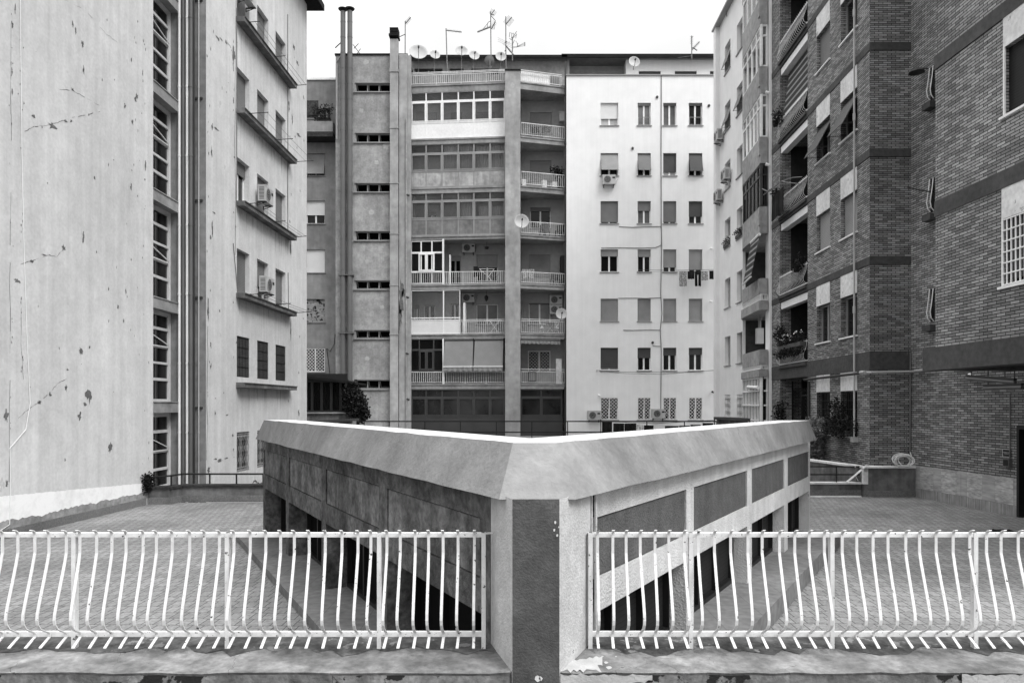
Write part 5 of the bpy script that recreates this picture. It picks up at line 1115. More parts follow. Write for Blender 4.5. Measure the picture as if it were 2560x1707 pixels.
def white_railing(lab, bars, posts, xe0, xe1, lastpost):
    global bal
    X = lambda px: (px-CX)/SR
    t = thing('railing', lab, 'railing', ((X(xe0)+X(xe1))/2, YR, E-1.87), group='white belly railings')
    o = ORG[t.name]
    for y0, y1, nm in ((1331.5, 1342.5, 'top_rail'), (1579, 1591, 'bottom_rail')):
        m2 = MB(); m2.box(X(xe0), X(xe1), YR+.001, YR+.036, rz_(0, y1), rz_(0, y0)); m2.build(nm, 'white_rail', t)
    for px in posts:
        w = .016; m2 = MB(); m2.box(X(px)-w, X(px)+w, YR-.004, YR+.042, E-1.897, rz_(0, 1331.5)); m2.build('post', 'white_rail', t)
    for px in bars:
        if bal is None: b = mb.build('baluster', 'white_rail', t, origin=(0, 0, 0)); bal = b
        else: b = bal.copy(); COL.objects.link(b); b.parent = t
        b.location = Vector((X(px), YR, 0))-o; b.rotation_euler = (0, random.uniform(-.006, .006), random.uniform(-.06, .06))
    m2 = MB(); a = X(lastpost[0]); c = X(lastpost[1]); m2.bar((a, YR+.02, rz_(0, 1334)), (c, YR+.05, rz_(0, 1334)), .012, .012); m2.build('wall_tie', 'white_rail', t)
z_ = lambda l: [x/2.94 for x in l]
lb = [-70-39.2*k for k in range(1, 24)]+[-70, -31]+z_([25, 145, 258, 370, 485, 595, 708, 822, 935, 1048, 1160, 1275, 1388, 1500, 1610, 1722])+[Q(x) for x in (55, 145, 232, 321, 409, 498, 588, 677, 760, 848, 932, 1016, 1100, 1184, 1268, 1350)]
lp = [-950, -570, -190, 183.7, 567.4, 947.6, 1208.8]
white_railing('white chipped belly railing left of the dark pillar, its bars seen leaning left', lb, lp, -960, 1212, (1212, 1236))
P_ = lambda x: 1860+x/2.717
rb = [R_(x) for x in (678, 763, 847, 930, 1015, 1098, 1182, 1267, 1360, 1452, 1542, 1632, 1725, 1815)]+[P_(x) for x in (445, 550, 657, 765, 872, 982, 1090, 1197, 1307, 1415, 1525, 1635, 1745, 1855)]+[2583+40.2*k for k in range(0, 23)]
rp = [1476, 1727.6, 2080.8, 2439.7, 2800, 3160, 3490]
white_railing('white chipped belly railing right of the dark pillar, its bars seen leaning right', rb, rp, 1473, 3500, (1446, 1476))
mb = MB(); mb.bar((-2.3, 6.03, E-1.905), (-.45, 6.03, E-1.905), .06, .04); mb.build('pipe', 'black', tL_)

# ================================================================ MIDDLE WALKWAY RAIL, DARK PARAPETS, PORCH
SM = 50.0; YM = F/SM; xm = lambda px: (px-CX)/SM
t = thing('railing', 'thin black iron railing running across behind the garage building', 'railing', (0, YM, E-1.95))
mb = MB(); 
for py in (1053, 1080): mb.bar((xm(884), YM, E-(py-HY)/SM), (xm(1800), YM, E-(py-HY)/SM), .07, .06)
mb.build('rail', 'black', t)
for px in (884, 973, 1062, 1151, 1241, 1329.5, 1419, 1617, 1711, 1792): mb = MB(); mb.bar((xm(px), YM, E-1.95), (xm(px), YM, E-.85), .045, .045); mb.build('post', 'black', t)
for (pts, lab) in (([(740, 47, 1056, 1063), (886, 51, 1046, 1053)], 'dark capped boundary wall below the glazed porch on the left'), ([(1797, 50, 1042, 1047), (2060, 62, 1054, 1060)], 'dark capped boundary wall in front of the corner bay on the right')):
    (a, sa, ya_, _), (b, sb, yb2, _) = pts; w_ = Wall((a, sa), (b, sb)); z1 = E-(ya_-HY)/sa; t = thing('boundary_wall', lab, 'wall', w_.P(w_.L/2, 0, G0))
    z2 = E-(yb2-HY)/sb; mb = MB(); p = [w_.P(0, .12, G0), w_.P(w_.L, .12, G0), w_.P(w_.L, -.12, G0), w_.P(0, -.12, G0), w_.P(0, .12, z1-.12), w_.P(w_.L, .12, z2-.12), w_.P(w_.L, -.12, z2-.12), w_.P(0, -.12, z1-.12)]
    mb.hexa(p); mb.build('wall', 'parapet', t); up = Vector((0, 0, .13))
    mb = MB(); c = [w_.P(0, .3, z1-.12), w_.P(w_.L, .3, z2-.12), w_.P(w_.L, -.3, z2-.12), w_.P(0, -.3, z1-.12)]; mb.hexa(c+[x+up for x in c]); mb.build('coping', 'alu_dark', t)
SG = 46.0; WG = Wall((740, SG), (870, SG)); GP = thing('glazed_porch', 'dark glazed porch with a sloping black roof at the foot of the twin flues', 'porch', (WG.P(1.5, 0, G0)))
mb = MB(); mb.fbox(WG, 740, 1032, 877, 1110, -2.6, .0); mb.build('base_wall', 'parapet', GP)
mb = MB(); mb.fbox(WG, 738, 1030, 879, 1033.5, -2.6, .12); mb.build('sill', 'concrete', GP)
mb = MB(); u0, u1 = WG.U(740), WG.U(868); a, b = WG.Z(800, 1030), WG.Z(800, 950)
for px in (766, 780, 804, 828, 851, 866): u = WG.U(px); mb.wbox(WG, u-.07, u+.07, -.12, .0, a, b)
mb.wbox(WG, u0, u1, -.12, -.004, b-.12, b+.35); mb.wbox(WG, u0, u1, -.12, -.004, a, a+.1); fr = mb.build('frame', 'black', GP)
mb = MB(); mb.wbox(WG, u0, u1, -.09, -.06, a, b); mb.build('pane', 'vglass_dark', fr)
mb = MB()
for k in range(18): mb.add([WG.P(u0+(u1-u0)*k/18, -.3-.06*(k % 2), a), WG.P(u0+(u1-u0)*(k+1)/18, -.3-.06*((k+1) % 2), a), WG.P(u0+(u1-u0)*(k+1)/18, -.3-.06*((k+1) % 2), b), WG.P(u0+(u1-u0)*k/18, -.3-.06*(k % 2), b)], [(0, 1, 2, 3)])
mb.build('curtain', 'alu', GP)
mb = MB(); p = lambda px, py, d: WG.q(px, py, d); c = [p(740, 942, .35), p(892, 961, .35), p(892, 961, -2.6), p(740, 942, -2.6)]; up = Vector((0, 0, .12)); mb.hexa(c+[x+up for x in c]); c = [p(740, 936, -.6), p(845, 950, -.6), p(845, 950, -2.6), p(740, 936, -2.6)]; mb.hexa(c+[x+up for x in c]); mb.build('roof', 'roof', GP)
mb = MB()
for (x, y, r) in ((600, 905, .3), (575, 960, .45), (625, 1010, .5), (590, 1080, .65), (650, 1110, .6), (690, 1160, .5), (640, 1210, .55), (710, 1230, .45), (660, 1285, .45), (545, 1150, .3), (735, 1260, .3), (530, 1010, .25)):
    q_ = Vector(ZG(x, y)); mb.leaves(WG.q(q_.x, q_.y, .1), r, 330, .12)
mb.fbox(WG, 884, 958, 886, 1060, -.1, .0)
tag(mb.build('ivy', 'leaf'), 'dark ivy bush spilling down the right end of the glazed porch', 'plant')
mb = MB(); x0, y0 = ZG(700, 990); x1, y1 = ZG(732, 1165); mb.fbox(WG, x0, y0, x1, y1, .0, .1); mb.fbox(WG, x0+2, y1, x1-2, 1060, .02, .08)
tag(mb.build('post', 'roof'), 'short dark post standing beside the ivy of the glazed porch', 'post')
mb = MB()
for (x, y) in ((760, 1110), (755, 1080), (770, 1060), (780, 1265), (745, 1150)): q_ = Vector(ZG(x, y)); mb.leaves(WG.q(q_.x, q_.y, .1), .25, 24, .09)
x0, y0 = ZG(740, 1310); mb.tube([WG.q(x0, 1070, .1), WG.q(*ZG(755, 1180), .1), WG.q(*ZG(765, 1060), .1)], .02, 4)
tag(mb.build('sapling', 'leaf'), 'thin sprig of leaves rising against the stair tower beside the dark post', 'plant')

# ================================================================ AIR CONDITIONERS (one built with its parts, then copied)
def make_ac(loc, rz, label):
    t = thing('air_conditioner', label, 'air conditioner', loc, rz, 'outdoor air conditioners', local=True)
    mb = MB(); w, h, d = .40, .28, .26
    mb.box(-w, w, -.08-d, -.08, .06, .06+2*h); mb.box(-w-.006, w+.006, -.08-d-.006, -.074, .06+2*h-.05, .06+2*h+.008)
    for k in range(9): mb.box(-w-.004, -w, -.30, -.12, .12+k*.05, .14+k*.05, 1)
    for k in range(9): mb.box(w, w+.004, -.30, -.12, .12+k*.05, .14+k*.05, 1)
    mb.build('casing', ['ac', 'ac_dark'], t)
    mb = MB(); y = -.08-d-.008; mb.lathe([(.235, .0), (.235, -.012), (.215, -.012), (.215, 0)], 24, 0, (-.10, y, .06+h), 'y'); mb.lathe([(.215, -.002), (0, -.003)], 24, 1, (-.10, y, .06+h), 'y')
    for r in (.05, .1, .15, .19): mb.lathe([(r, -.012), (r+.009, -.012)], 20, 0, (-.10, y, .06+h), 'y')
    mb.box(.20, .36, y-.004, y+.004, .40, .50, 1)
    mb.build('fan_grille', ['ac', 'ac_dark'], t)
    mb = MB()
    for x in (-.3, .3): mb.box(x-.02, x+.02, -.36, 0, .015, .05); mb.box(x-.02, x+.02, -.03, 0, -.1, .015); mb.bar((x, -.3, .02), (x, -.01, -.08), .02, .02)
    mb.build('bracket', 'pipe_dark', t)
    mb = MB(); mb.tube([(.42, -.15, .25), (.5, -.1, .3), (.55, -.02, .42), (.6, 0, .45)], .018, 5); mb.build('hose', 'ac', t); return t
ac0 = None
def ac(W, px, py, label, d=.0, z=None):
    """px,py = bottom centre of the unit on the wall"""
    global ac0
    loc = W.q(px, py, d); loc.z -= .06
    if ac0 is None: ac0 = make_ac(loc, W.rz, label); return ac0
    return dup(ac0, loc, W.rz, label)
ac(B1, 1521, 464, 'air conditioner hung under a propped shutter on the white facade')
ac(B1, 1484, 1049, 'air conditioner low on the white facade, left of all the lattice windows')
ac(B1, 1644, 1045, 'air conditioner low on the white facade, between the lattice windows under the cable')
ac(LW3, 646, 509, 'air conditioner standing on the middle ledge of the cracked plaster block', .06)
ac(LW3, 652, 733, 'air conditioner on the lowest shutter ledge of the cracked plaster block', .02)
ac(LW3, 604, 8, 'air conditioner seen from below at the top of the cracked plaster block', .02)
ac(WW, 1806, 354, 'uppermost air conditioner on the cream side wing, under a propped shutter', .03)
ac(WW, 1824, 452, 'middle air conditioner on the cream side wing, the one nearest the bay', .03)
ac(WW, 1805, 504, 'lowest air conditioner on the cream side wing', .03)
ac(BK, 1172, 633, 'air conditioner under the ceiling of the open balcony with the white glazed box')
ac(BK, 1171, 757, 'air conditioner beside the hanging lantern on the white panelled balcony')
ac(BK, 1389, 762, 'upper of two stacked air conditioners on the right balcony')
ac(BK, 1389, 786, 'lower of two stacked air conditioners on the right balcony')

# ================================================================ SATELLITE DISHES AND ANTENNAS
def dish(px, py, s, r, label, face=(0, -.25), bottom=None, mat='dish', back=False, ell=1.0):
    c = at(px, py, s); R = r/s; zb_ = bottom if bottom is not None else c.z-R-.6
    t = thing('satellite_dish', label, 'satellite dish', (c.x, c.y+.15, zb_), group='satellite dishes')
    mb = MB(); mb.lathe([(0, .0)]+[(R*k/5, -.16*R*(k/5)**2*1.6) for k in range(1, 6)]+[(R*1.02, -.25*R), (R*1.0, -.22*R)], 28, 0, (0, 0, 0), 'y')
    from mathutils import Matrix
    Mx = Matrix.Rotation(face[0]+(pi if back else 0), 3, 'Z') @ Matrix.Rotation(face[1], 3, 'X')
    mb.v = [tuple(Mx @ Vector(p)+c) for p in mb.v]; mb.build('reflector', mat, t, smooth=True)
    mb = MB(); f = Mx @ Vector((0, -1, 0)); lo_ = c+(Mx @ Vector((0, -.2*R, -R*.95))); hd = c+f*R*.95+Vector((0, 0, -.02))
    mb.tube([lo_, hd], .018, 5); fa = mb.build('feed_arm', 'black', t)
    mb = MB(); mb.tube([hd+f*.09, hd-f*.07], .05, 8); mb.build('feed_horn', 'black', fa)
    mb = MB(); bk = c-f*.15; mb.tube([c, bk], .03, 5); mb.tube([bk+Vector((0, 0, .05)), (bk.x, bk.y, zb_)], .025, 6); mb.build('mast', 'mast', t); return t
zr_ = zV(208); sd_ = 40.0
dish(1046, 134, sd_, 22, 'largest roof dish, first from the chimney, with twin feed heads', (.15, -.35), zr_)
dish(1086.7, 139, sd_, 13, 'small roof dish next to the largest one, right of it', (.3, -.35), zr_)
dish(1154, 129.7, sd_, 15, 'roof dish on a tall mast right of the bare L-shaped antenna', (.1, -.35), zr_)
dish(1185, 140.7, sd_, 13, 'roof dish between the tall-masted dish and the dark dish', (.25, -.3), zr_)
dish(1224, 153, sd_-.3, 12.5, 'dark grey roof dish turned away, lowest of the row', (.2, -.5), zr_, 'dish_dark', True)
dish(1252, 143.5, sd_, 13, 'roof dish above the pale pier, last of the row', (.1, -.25), zr_)
dish(1585, 156.7, 39.5, 14, 'lone dish on the attic of the white facade', (.1, -.2), za(200))
dish(1303.6, 554.6, 41.6, 18, 'round white dish fixed half way up the pale balcony pier', (.1, -.15), zV(575))
dish(1403, 785, 41.2, 14, 'small white dish at the right edge of the balcony with two air conditioners', (.1, -.15), zV(807))
dish(1822, 8, 47.5, 11, 'pale dish peeping over the roof of the cream side wing', (.6, -.1), TOPW-.3)
def antenna(label, mast, arms, combs=(), s=39.3, conv=ZR):
    p = [at(*conv(*q), s) for q in mast]; t = thing('antenna', label, 'antenna', p[-1], group='television antennas'); mb = MB(); mb.tube(p, .035, 5); mb.build('mast', 'mast', t)
    mb = MB()
    for a, b, w in arms: mb.tube([at(*conv(*a), s-.02), at(*conv(*b), s+.05)], w, 4)
    for a, b, n, l, tilt in combs:
        A, B = at(*conv(*a), s), at(*conv(*b), s+.03)
        for k in range(n): q_ = A.lerp(B, (k+.5)/n); mb.tube([q_+Vector((-l*tilt, -l, l*.2*(1-tilt))), q_+Vector((l*tilt, l, -l*.2*(1-tilt)))], .008, 3)
    mb.build('aerial', 'mast', t)
antenna('antenna with a short raised boom directly right of the louvred chimney', [(156, 250), (155, 650)], [((157, 283), (220, 208), .035), ((80, 440), (158, 404), .03)], [((160, 280), (218, 212), 9, .18, .25)])
antenna('L-shaped antenna with one level boom above the small dishes', [(636, 338), (655, 990)], [((630, 358), (820, 380), .035)], [((650, 360), (815, 378), 10, .15, .1)])
antenna('tallest antenna with stacked grid panels in the middle of the roof', [(1160, 140), (1166, 800)], [((1160, 183), (1207, 118), .03), ((1160, 183), (1216, 246), .025), ((1160, 318), (1003, 380), .045), ((1135, 262), (1160, 250), .02), ((1072, 345), (1138, 262), .02), ((1122, 325), (1124, 272), .015), ((1165, 350), (1216, 250), .025), ((1175, 340), (1218, 262), .015), ((1172, 310), (1218, 292), .01), ((1185, 290), (1190, 345), .012), ((1200, 270), (1206, 350), .012), ((1165, 170), (1200, 180), .03)], [((1165, 180), (1205, 122), 7, .22, .8), ((1150, 318), (1010, 378), 12, .14, .1), ((1165, 345), (1214, 255), 6, .2, .7)])
antenna('antenna with two slanting booms behind the last roof dish', [(1338, 198), (1340, 815)], [((1333, 297), (1410, 204), .035), ((1330, 500), (1350, 492), .04), ((1345, 545), (1425, 645), .04), ((1325, 605), (1340, 590), .03)], [((1340, 292), (1405, 210), 11, .28, .7), ((1300, 520), (1390, 500), 6, .12, .2), ((1350, 550), (1420, 640), 9, .25, .7), ((1338, 480), (1338, 540), 3, .5, 1)])
antenna('short antenna with a fan of thin rods, last before the flat roof', [(1416, 440), (1416, 715)], [((1385, 385), (1380, 440), .02), ((1410, 395), (1406, 455), .02), ((1430, 390), (1430, 440), .015), ((1466, 372), (1415, 450), .022), ((1468, 405), (1425, 452), .015), ((1455, 455), (1465, 400), .015), ((1385, 388), (1430, 398), .012), ((1382, 455), (1410, 475), .02), ((1440, 475), (1418, 525), .02), ((1455, 485), (1478, 520), .015), ((1415, 558), (1470, 556), .025), ((1470, 550), (1560, 505), .014), ((1470, 555), (1562, 540), .014), ((1470, 553), (1562, 520), .014), ((1562, 500), (1562, 543), .03), ((1470, 560), (1480, 510), .02)])
antenna('small antenna alone on the roof of the white facade', [(1362, 262), (1363, 432)], [((1362, 365), (1420, 305), .03), ((1370, 345), (1402, 368), .04), ((1362, 280), (1374, 264), .02), ((1255, 422), (1358, 408), .012)], [((1365, 362), (1416, 308), 8, .16, .5), ((1362, 268), (1362, 330), 5, .16, .9)], 38.6, Z5)
antenna('half hidden antenna behind the twin flues', [(300, 300), (300, 400)], [((255, 350), (305, 303), .045), ((385, 325), (435, 392), .03), ((390, 355), (425, 318), .03), ((415, 392), (440, 355), .03), ((345, 250), (345, 290), .02)], [], 38.8, Z3)

# ================================================================ LAUNDRY, PLANTS AND BALCONY THINGS
def cloth(name, W, px0, py0, px1, py1, label, cat, mat, group, d=.5, legs=False, wav=.04):
    u0, u1 = W.U(px0), W.U(px1); xm_ = (px0+px1)/2; z1, z0 = W.Z(xm_, py0), W.Z(xm_, py1); mb = MB(); n = 10; th = .012
    ph = random.uniform(0, 6)
    def sheet(a, b, za, zb2, m_=0):
        T_ = []; B_ = []
        for k in range(n+1):
            u = a+(b-a)*k/n; w = wav*sin(ph+k*1.3); T_.append(W.P(u, d+w*.3, za)); B_.append(W.P(u+random.uniform(-.01, .01), d+w, zb2+random.uniform(-.03, .03)))
        mb.grid(T_, B_, 1); mb.grid([p+Vector((0, th, 0)) for p in T_], [p+Vector((0, th, 0)) for p in B_], 1)
    if legs:
        sheet(u0, u1, z1, z1-(z1-z0)*.25); w = abs(u1-u0); s_ = 1 if u1 > u0 else -1
        sheet(u0, u0+s_*w*.42, z1-(z1-z0)*.22, z0); sheet(u1-s_*w*.42, u1, z1-(z1-z0)*.22, z0)
    else: sheet(u0, u1, z1, z0)
    return tag(mb.build(name, mat), label, cat, group)
t = thing('clothesline', 'long clothesline across the white facade carrying five pieces of washing', 'clothesline', B1.q(1690, 678, .5), group='clotheslines on the rear buildings')
mb = MB(); mb.tube([B1.q(1594, 678.5, .5), B1.q(1690, 679.5, .5), B1.q(1784, 677.5, .5)], .012, 4); mb.tube([B1.q(1594, 682, .4), B1.q(1784, 681, .4)], .01, 4); mb.build('wire', 'pipe_dark', t)
mb = MB()
for px in (1594, 1783): mb.tube([B1.q(px, 680, 0), B1.q(px, 678, .55)], .02, 4)
mb.build('rod', 'pipe_dark', t)
gl = 'washing on the facade line'
cloth('towel', B1, *Z6(1212, 453), *Z6(1266, 558), 'long patterned towel, leftmost of the washing on the facade line', 'towel', 'cloth_pat', gl)
cloth('shirt', B1, *Z6(1271, 453), *Z6(1318, 508), 'short black shirt hanging between the long towel and the leggings', 'shirt', 'cloth_black', gl)
cloth('leggings', B1, *Z6(1321, 455), *Z6(1364, 556), 'black leggings hanging on the facade line', 'leggings', 'cloth_black', gl, legs=True)
cloth('towel', B1, *Z6(1366, 452), *Z6(1412, 515), 'short patterned towel right of the black leggings', 'towel', 'cloth_pat', gl)
cloth('shirt', B1, *Z6(1422, 449), *Z6(1457, 508), 'black shirt, rightmost of the washing on the facade line', 'shirt', 'cloth_black', gl)
t = thing('clothesline', 'sagging empty clothesline between the two lowest window rows of the white facade', 'clothesline', B1.q(1640, 930, .3), group='clotheslines on the rear buildings')
mb = MB(); mb.tube([B1.q(*Z6(645, 1137), .3), B1.q(*Z6(820, 1158), .3), B1.q(*Z6(1100, 1165), .3), B1.q(*Z6(1465, 1136), .3)], .012, 4); mb.tube([B1.q(*Z6(645, 1138), .35), B1.q(*Z6(820, 1148), .35), B1.q(*Z6(1200, 1152), .35), B1.q(*Z6(1465, 1138), .35)], .012, 4); mb.build('wire', 'pipe_dark', t)
mb = MB(); mb.tube([B1.q(*Z6(650, 1137), 0), B1.q(*Z6(645, 1137), .36)], .025, 4); mb.build('rod', 'pipe_dark', t)
WMm = Wall((1400, 52), (1800, 52)); zz = lambda x, y: (1500+x/3.92, 980+y/3.92)
t = thing('clothesline', 'clothesline just above the black iron railing, hung with dark washing', 'clothesline', WMm.q(1640, 1054, 0), group='clotheslines on the rear buildings')
mb = MB(); mb.tube([WMm.q(1502, 1053, 0), WMm.q(1640, 1058, 0), WMm.q(1786, 1050, 0)], .012, 4); mb.build('wire', 'pipe_dark', t)
mb = MB()
for px in (1502, 1786): mb.bar(WMm.P(WMm.U(px), 0, E-1.95), WMm.q(px, 1048, 0), .04, .04)
mb.build('post', 'black', t)
gl = 'washing behind the garage building'
for i, (x0, x1, y0, y1, lab, mt) in enumerate([(20, 118, 292, 392, 'black blanket, first of the dark washing behind the garage cap', 'cloth_black'), (130, 236, 305, 402, 'black sheet next to the blanket in the dark washing', 'cloth_black'), (238, 356, 305, 398, 'black sheet hanging directly left of the pale towel', 'cloth_black'), (358, 425, 318, 388, 'crumpled pale towel among the dark washing behind the garage cap', 'cloth_light'), (430, 526, 325, 385, 'black shirt hanging directly right of the pale towel', 'cloth_black'), (635, 770, 330, 372, 'run of dark socks right of the gap in the washing', 'cloth_black'), (775, 880, 328, 360, 'dark folded garment in the middle of the right washing run', 'cloth_black'), (885, 985, 318, 352, 'dark small garment with pale pegs in the right washing run', 'cloth_black'), (1005, 1110, 302, 342, 'dark garment at the right end of the washing behind the garage cap', 'cloth_black')]):
    a, b = zz(x0, y0), zz(x1, y1); cloth('garment' if 'garment' in lab else 'washing', WMm, a[0], a[1], b[0], b[1]+4, lab, 'laundry', mt, gl, d=.02*(i % 2))
cloth('jacket', BK, *ZA(930, 530), *ZA(990, 675), 'dark jacket hanging at the rail of the open balcony', 'jacket', 'cloth_black', 'washing on the balconies', d=1.2)
cloth('towel', BK, *ZA(1590, 568), *ZA(1760, 690), 'crumpled patterned towel on the right balcony rail beside a dark chair', 'towel', 'cloth_pat', 'washing on the balconies', d=1.2)
cloth('rug', SW, *ZC(790, 270), *ZC(930, 560), 'large black cloth draped over the belly rail of a brick loggia', 'cloth', 'cloth_black', 'washing on the balconies', d=.35)
mb = MB(); mb.tube([SW.q(*ZC(745, 240), .6), SW.q(*ZC(780, 270), .5), SW.q(*ZC(915, 150), .35), SW.q(*ZC(935, 165), .3)], .025, 5); mb.tube([SW.q(*ZC(915, 150), .35), SW.q(*ZC(960, 112), .1), SW.q(*ZC(1010, 105), -.1)], .02, 5); mb.tube([SW.q(*ZC(760, 310), .6), SW.q(*ZC(850, 230), .45)], .02, 5); mb.tube([SW.q(*ZC(935, 165), .3), SW.q(*ZC(1015, 185), .0)], .02, 5)
tag(mb.build('drying_rack', 'pipe_grey'), 'tubular drying rack holding the black cloth outside a brick loggia', 'drying rack')
# awnings
def valance(W, u0, u1, z, d, h, n, mb):
    k = n*8; A = [W.P(u0+(u1-u0)*i/k, d, z) for i in range(k+1)]; B = [W.P(u0+(u1-u0)*i/k, d+.02*sin(i*.9), z-h+.05*abs(sin(pi*i/8))) for i in range(k+1)]; mb.grid(A, B, 1)
for x0, x1, lab in ((527, 948, 'grey drop awning with scalloped edge, beside the dark framed veranda'), (962, 1384, 'grey drop awning with scalloped edge, beside the pale pier')):
    a, b = ZB(x0, 65), ZB(x1, 440); u0, u1 = VL.U(a[0]), VL.U(b[0]); z1, z0 = VL.Z(1180, a[1]), VL.Z(1180, b[1])
    t = thing('awning', lab, 'awning', VL.P((u0+u1)/2, .1, z0), group='awnings on the rear block')
    mb = MB(); p = [VL.P(u0+.04, .02, z1), VL.P(u1-.0, .02, z1), VL.P(u1-.02, .22, z0), VL.P(u0-.02, .22, z0)]; mb.add(p, [(0, 1, 2, 3)]); o_ = Vector((0, .02, 0)); mb.add([x+o_ for x in p], [(3, 2, 1, 0)]); c_ = mb.build('cloth', 'awn', t)
    mb = MB(); valance(VL, u0-.02, u1-.02, z0-.04, .23, .30, 5, mb); mb.build('valance', 'awn', t)
    mb = MB(); mb.bar(VL.P(u0-.04, .23, z0-.02), VL.P(u1, .23, z0-.02), .05, .06); mb.build('front_bar', 'white', t)
    mb = MB(); mb.tube([VL.P(u0, .0, z1+.05), VL.P(u1, .0, z1+.05)], .07, 8); mb.build('roller', 'alu_dark', t)
a, b = ZB(1640, 70), ZB(2210, 105); u0, u1 = VR.U(a[0]), VR.U(b[0]); z1 = VR.Z(1350, a[1]); t = thing('awning', 'rolled up awning with dark scalloped edge on the right balcony', 'awning', VR.P((u0+u1)/2, .0, z1), group='awnings on the rear block')
mb = MB(); valance(VR, u0, u1, z1, .0, .22, 9, mb); mb.build('valance', 'awn', t); mb = MB(); mb.tube([VR.P(u0, -.08, z1+.06), VR.P(u1, -.08, z1+.06)], .08, 8); mb.build('roller', 'awn_dark', t)
o = rec[1]; t = thing('awning', 'striped awning let down in front of an upper brick loggia', 'awning', SW.P((o[0]+o[1])/2, .0, o[2]+1), group='striped awnings')
mb = MB(); p = [SW.P(o[0]+.45, -.25, o[3]-.32), SW.P(o[1]-.02, -.25, o[3]-.32), SW.P(o[1]-.02, -.02, o[2]+.85), SW.P(o[0]+.3, -.02, o[2]+.85)]; mb.add(p, [(0, 1, 2, 3)]); mb.build('cloth', 'awn_str', t)
mb = MB(); mb.bar(p[2], p[3], .05, .05); mb.build('front_bar', 'white', t)
t = thing('awning', 'narrow striped awning on the open bay of the cream side wing', 'awning', BF.P(BF.L*.6, .1, E+5.6), group='striped awnings')
mb = MB(); k0, k1 = BF.U(1879), BF.U(1900.5); p = [BF.P(k0, .02, E+7.35), BF.P(k1, .02, E+7.40), BF.P(k1, .40, E+5.55), BF.P(k0, .40, E+5.45)]; mb.add(p, [(0, 1, 2, 3)]); mb.build('cloth', 'awn_str', t); mb = MB(); mb.tube([p[2], p[3]], .04, 6); mb.build('front_bar', 'white', t); mb = MB(); mb.tube([p[0], p[1]], .07, 6); mb.build('roller', 'white', t)
# chairs, table, ladder, cabinet, screens
def make_chair(loc, rz, label, mat):
    t = thing('balcony_chair', label, 'chair', loc, rz, 'dark balcony chairs', local=True)
    mb = MB(); mb.box(-.26, .26, -.26, .26, .38, .46); mb.build('seat', mat, t); mb = MB(); mb.lathe([(.28, .46), (.30, .8), (.27, .8), (.26, .46)], 14); mb.v = [(x, max(y, -.1), z) for x, y, z in mb.v]; mb.build('backrest', mat, t)
    for x in (-.22, .22):
        for y in (-.22, .22): mb = MB(); mb.box(x-.025, x+.025, y-.025, y+.025, 0, .38); mb.build('leg', mat, t)
    return t
zfl = lambda i: zV(levels[i][0])+.01
c0 = make_chair(tuple(BK.q(1360, 600, .8)[:2])+(zfl(3),), .6, 'round dark chair, left of the pair on the balcony level with the round dish', 'black')
dup(c0, tuple(BK.q(1399, 600, .8)[:2])+(zfl(3),), -.6, 'round dark chair, right of the pair on the balcony level with the round dish')
dup(c0, tuple(BK.q(1386, 700, .9)[:2])+(zfl(4),), 2.6, 'dark chair on the balcony beside the black louvred screen')
mb = MB(); mb.fbox(BK, 1399.5, 646, 1409, 709, .2, .9)
for k in range(14): mb.fbox(BK, 1399, 648+k*4.3, 1400, 650+k*4.3, .2, .9)
tag(mb.build('louvre_screen', 'sh_black'), 'black louvred screen at the right side of a balcony', 'screen')
t = thing('stepladder', 'thin stepladder leaning on the balcony with two air conditioners', 'ladder', tuple(BK.q(1308, 830, .6)[:2])+(zfl(5),)); mb = MB()
for px in (1304, 1313): mb.bar(BK.q(px, 832, .7), BK.q(px+(1 if px < 1308 else -1), 771, .4), .04, .03)
for k in range(6): mb.bar(BK.q(1304, 826-k*9.5, .66-.04*k), BK.q(1313, 826-k*9.5, .66-.04*k), .05, .03)
mb.build('frame', 'alu', t)
t = thing('folding_table', 'white folding table with crossed legs on the balcony with two air conditioners', 'table', tuple(BK.q(1377, 835, .8)[:2])+(zfl(5),)); mb = MB(); mb.fbox(BK, 1364, 812, 1384, 814, .5, 1.1); mb.build('tabletop', 'alu_dark', t)
for a, b in (((1366, 834), (1381, 814)), ((1381, 834), (1366, 814))): mb = MB(); mb.bar(BK.q(*a, .9), BK.q(*b, .9), .025, .025); mb.build('leg', 'white', t)
for n_, x, lab in ((0, 1353, 'white folding chair left of the folding table'), (1, 1389, 'white folding chair right of the folding table')):
    t = thing('folding_chair', lab, 'chair', tuple(BK.q(x, 835, .8)[:2])+(zfl(5),), group='white folding chairs'); mb = MB(); mb.fbox(BK, x-4, 822, x+5, 824, .6, 1.0); mb.build('seat', 'white', t)
    mb = MB(); mb.bar(BK.q(x-5, 834, .8), BK.q(x+5, 812, .8), .025, .025); mb.bar(BK.q(x+5, 834, .8), BK.q(x-5, 806, .8), .025, .025); mb.build('frame', 'white', t)
t = thing('drying_rack', 'white folding drying rack behind the rail beside the lantern balcony window', 'drying rack', tuple(BK.q(1238, 830, 1)[:2])+(zfl(5),)); mb = MB()
for a, b in (((1228, 833), (1250, 805)), ((1245, 833), (1225, 805)), ((1222, 805), (1255, 805))): mb.bar(BK.q(*a, 1.0), BK.q(*b, 1.0), .025, .025)
mb.build('frame', 'white', t)
t = thing('drying_rack', 'white folding drying rack on the balcony where the jacket hangs', 'drying rack', tuple(BK.q(1230, 705, 1)[:2])+(zfl(4),)); mb = MB()
for a, b in (((1200, 680), (1215, 693)), ((1222, 700), (1236, 681)), ((1222, 698), (1230, 709)), ((1200, 680), (1237, 680))): mb.bar(BK.q(*a, 1.1), BK.q(*b, 1.1), .025, .025)
mb.build('frame', 'white', t)
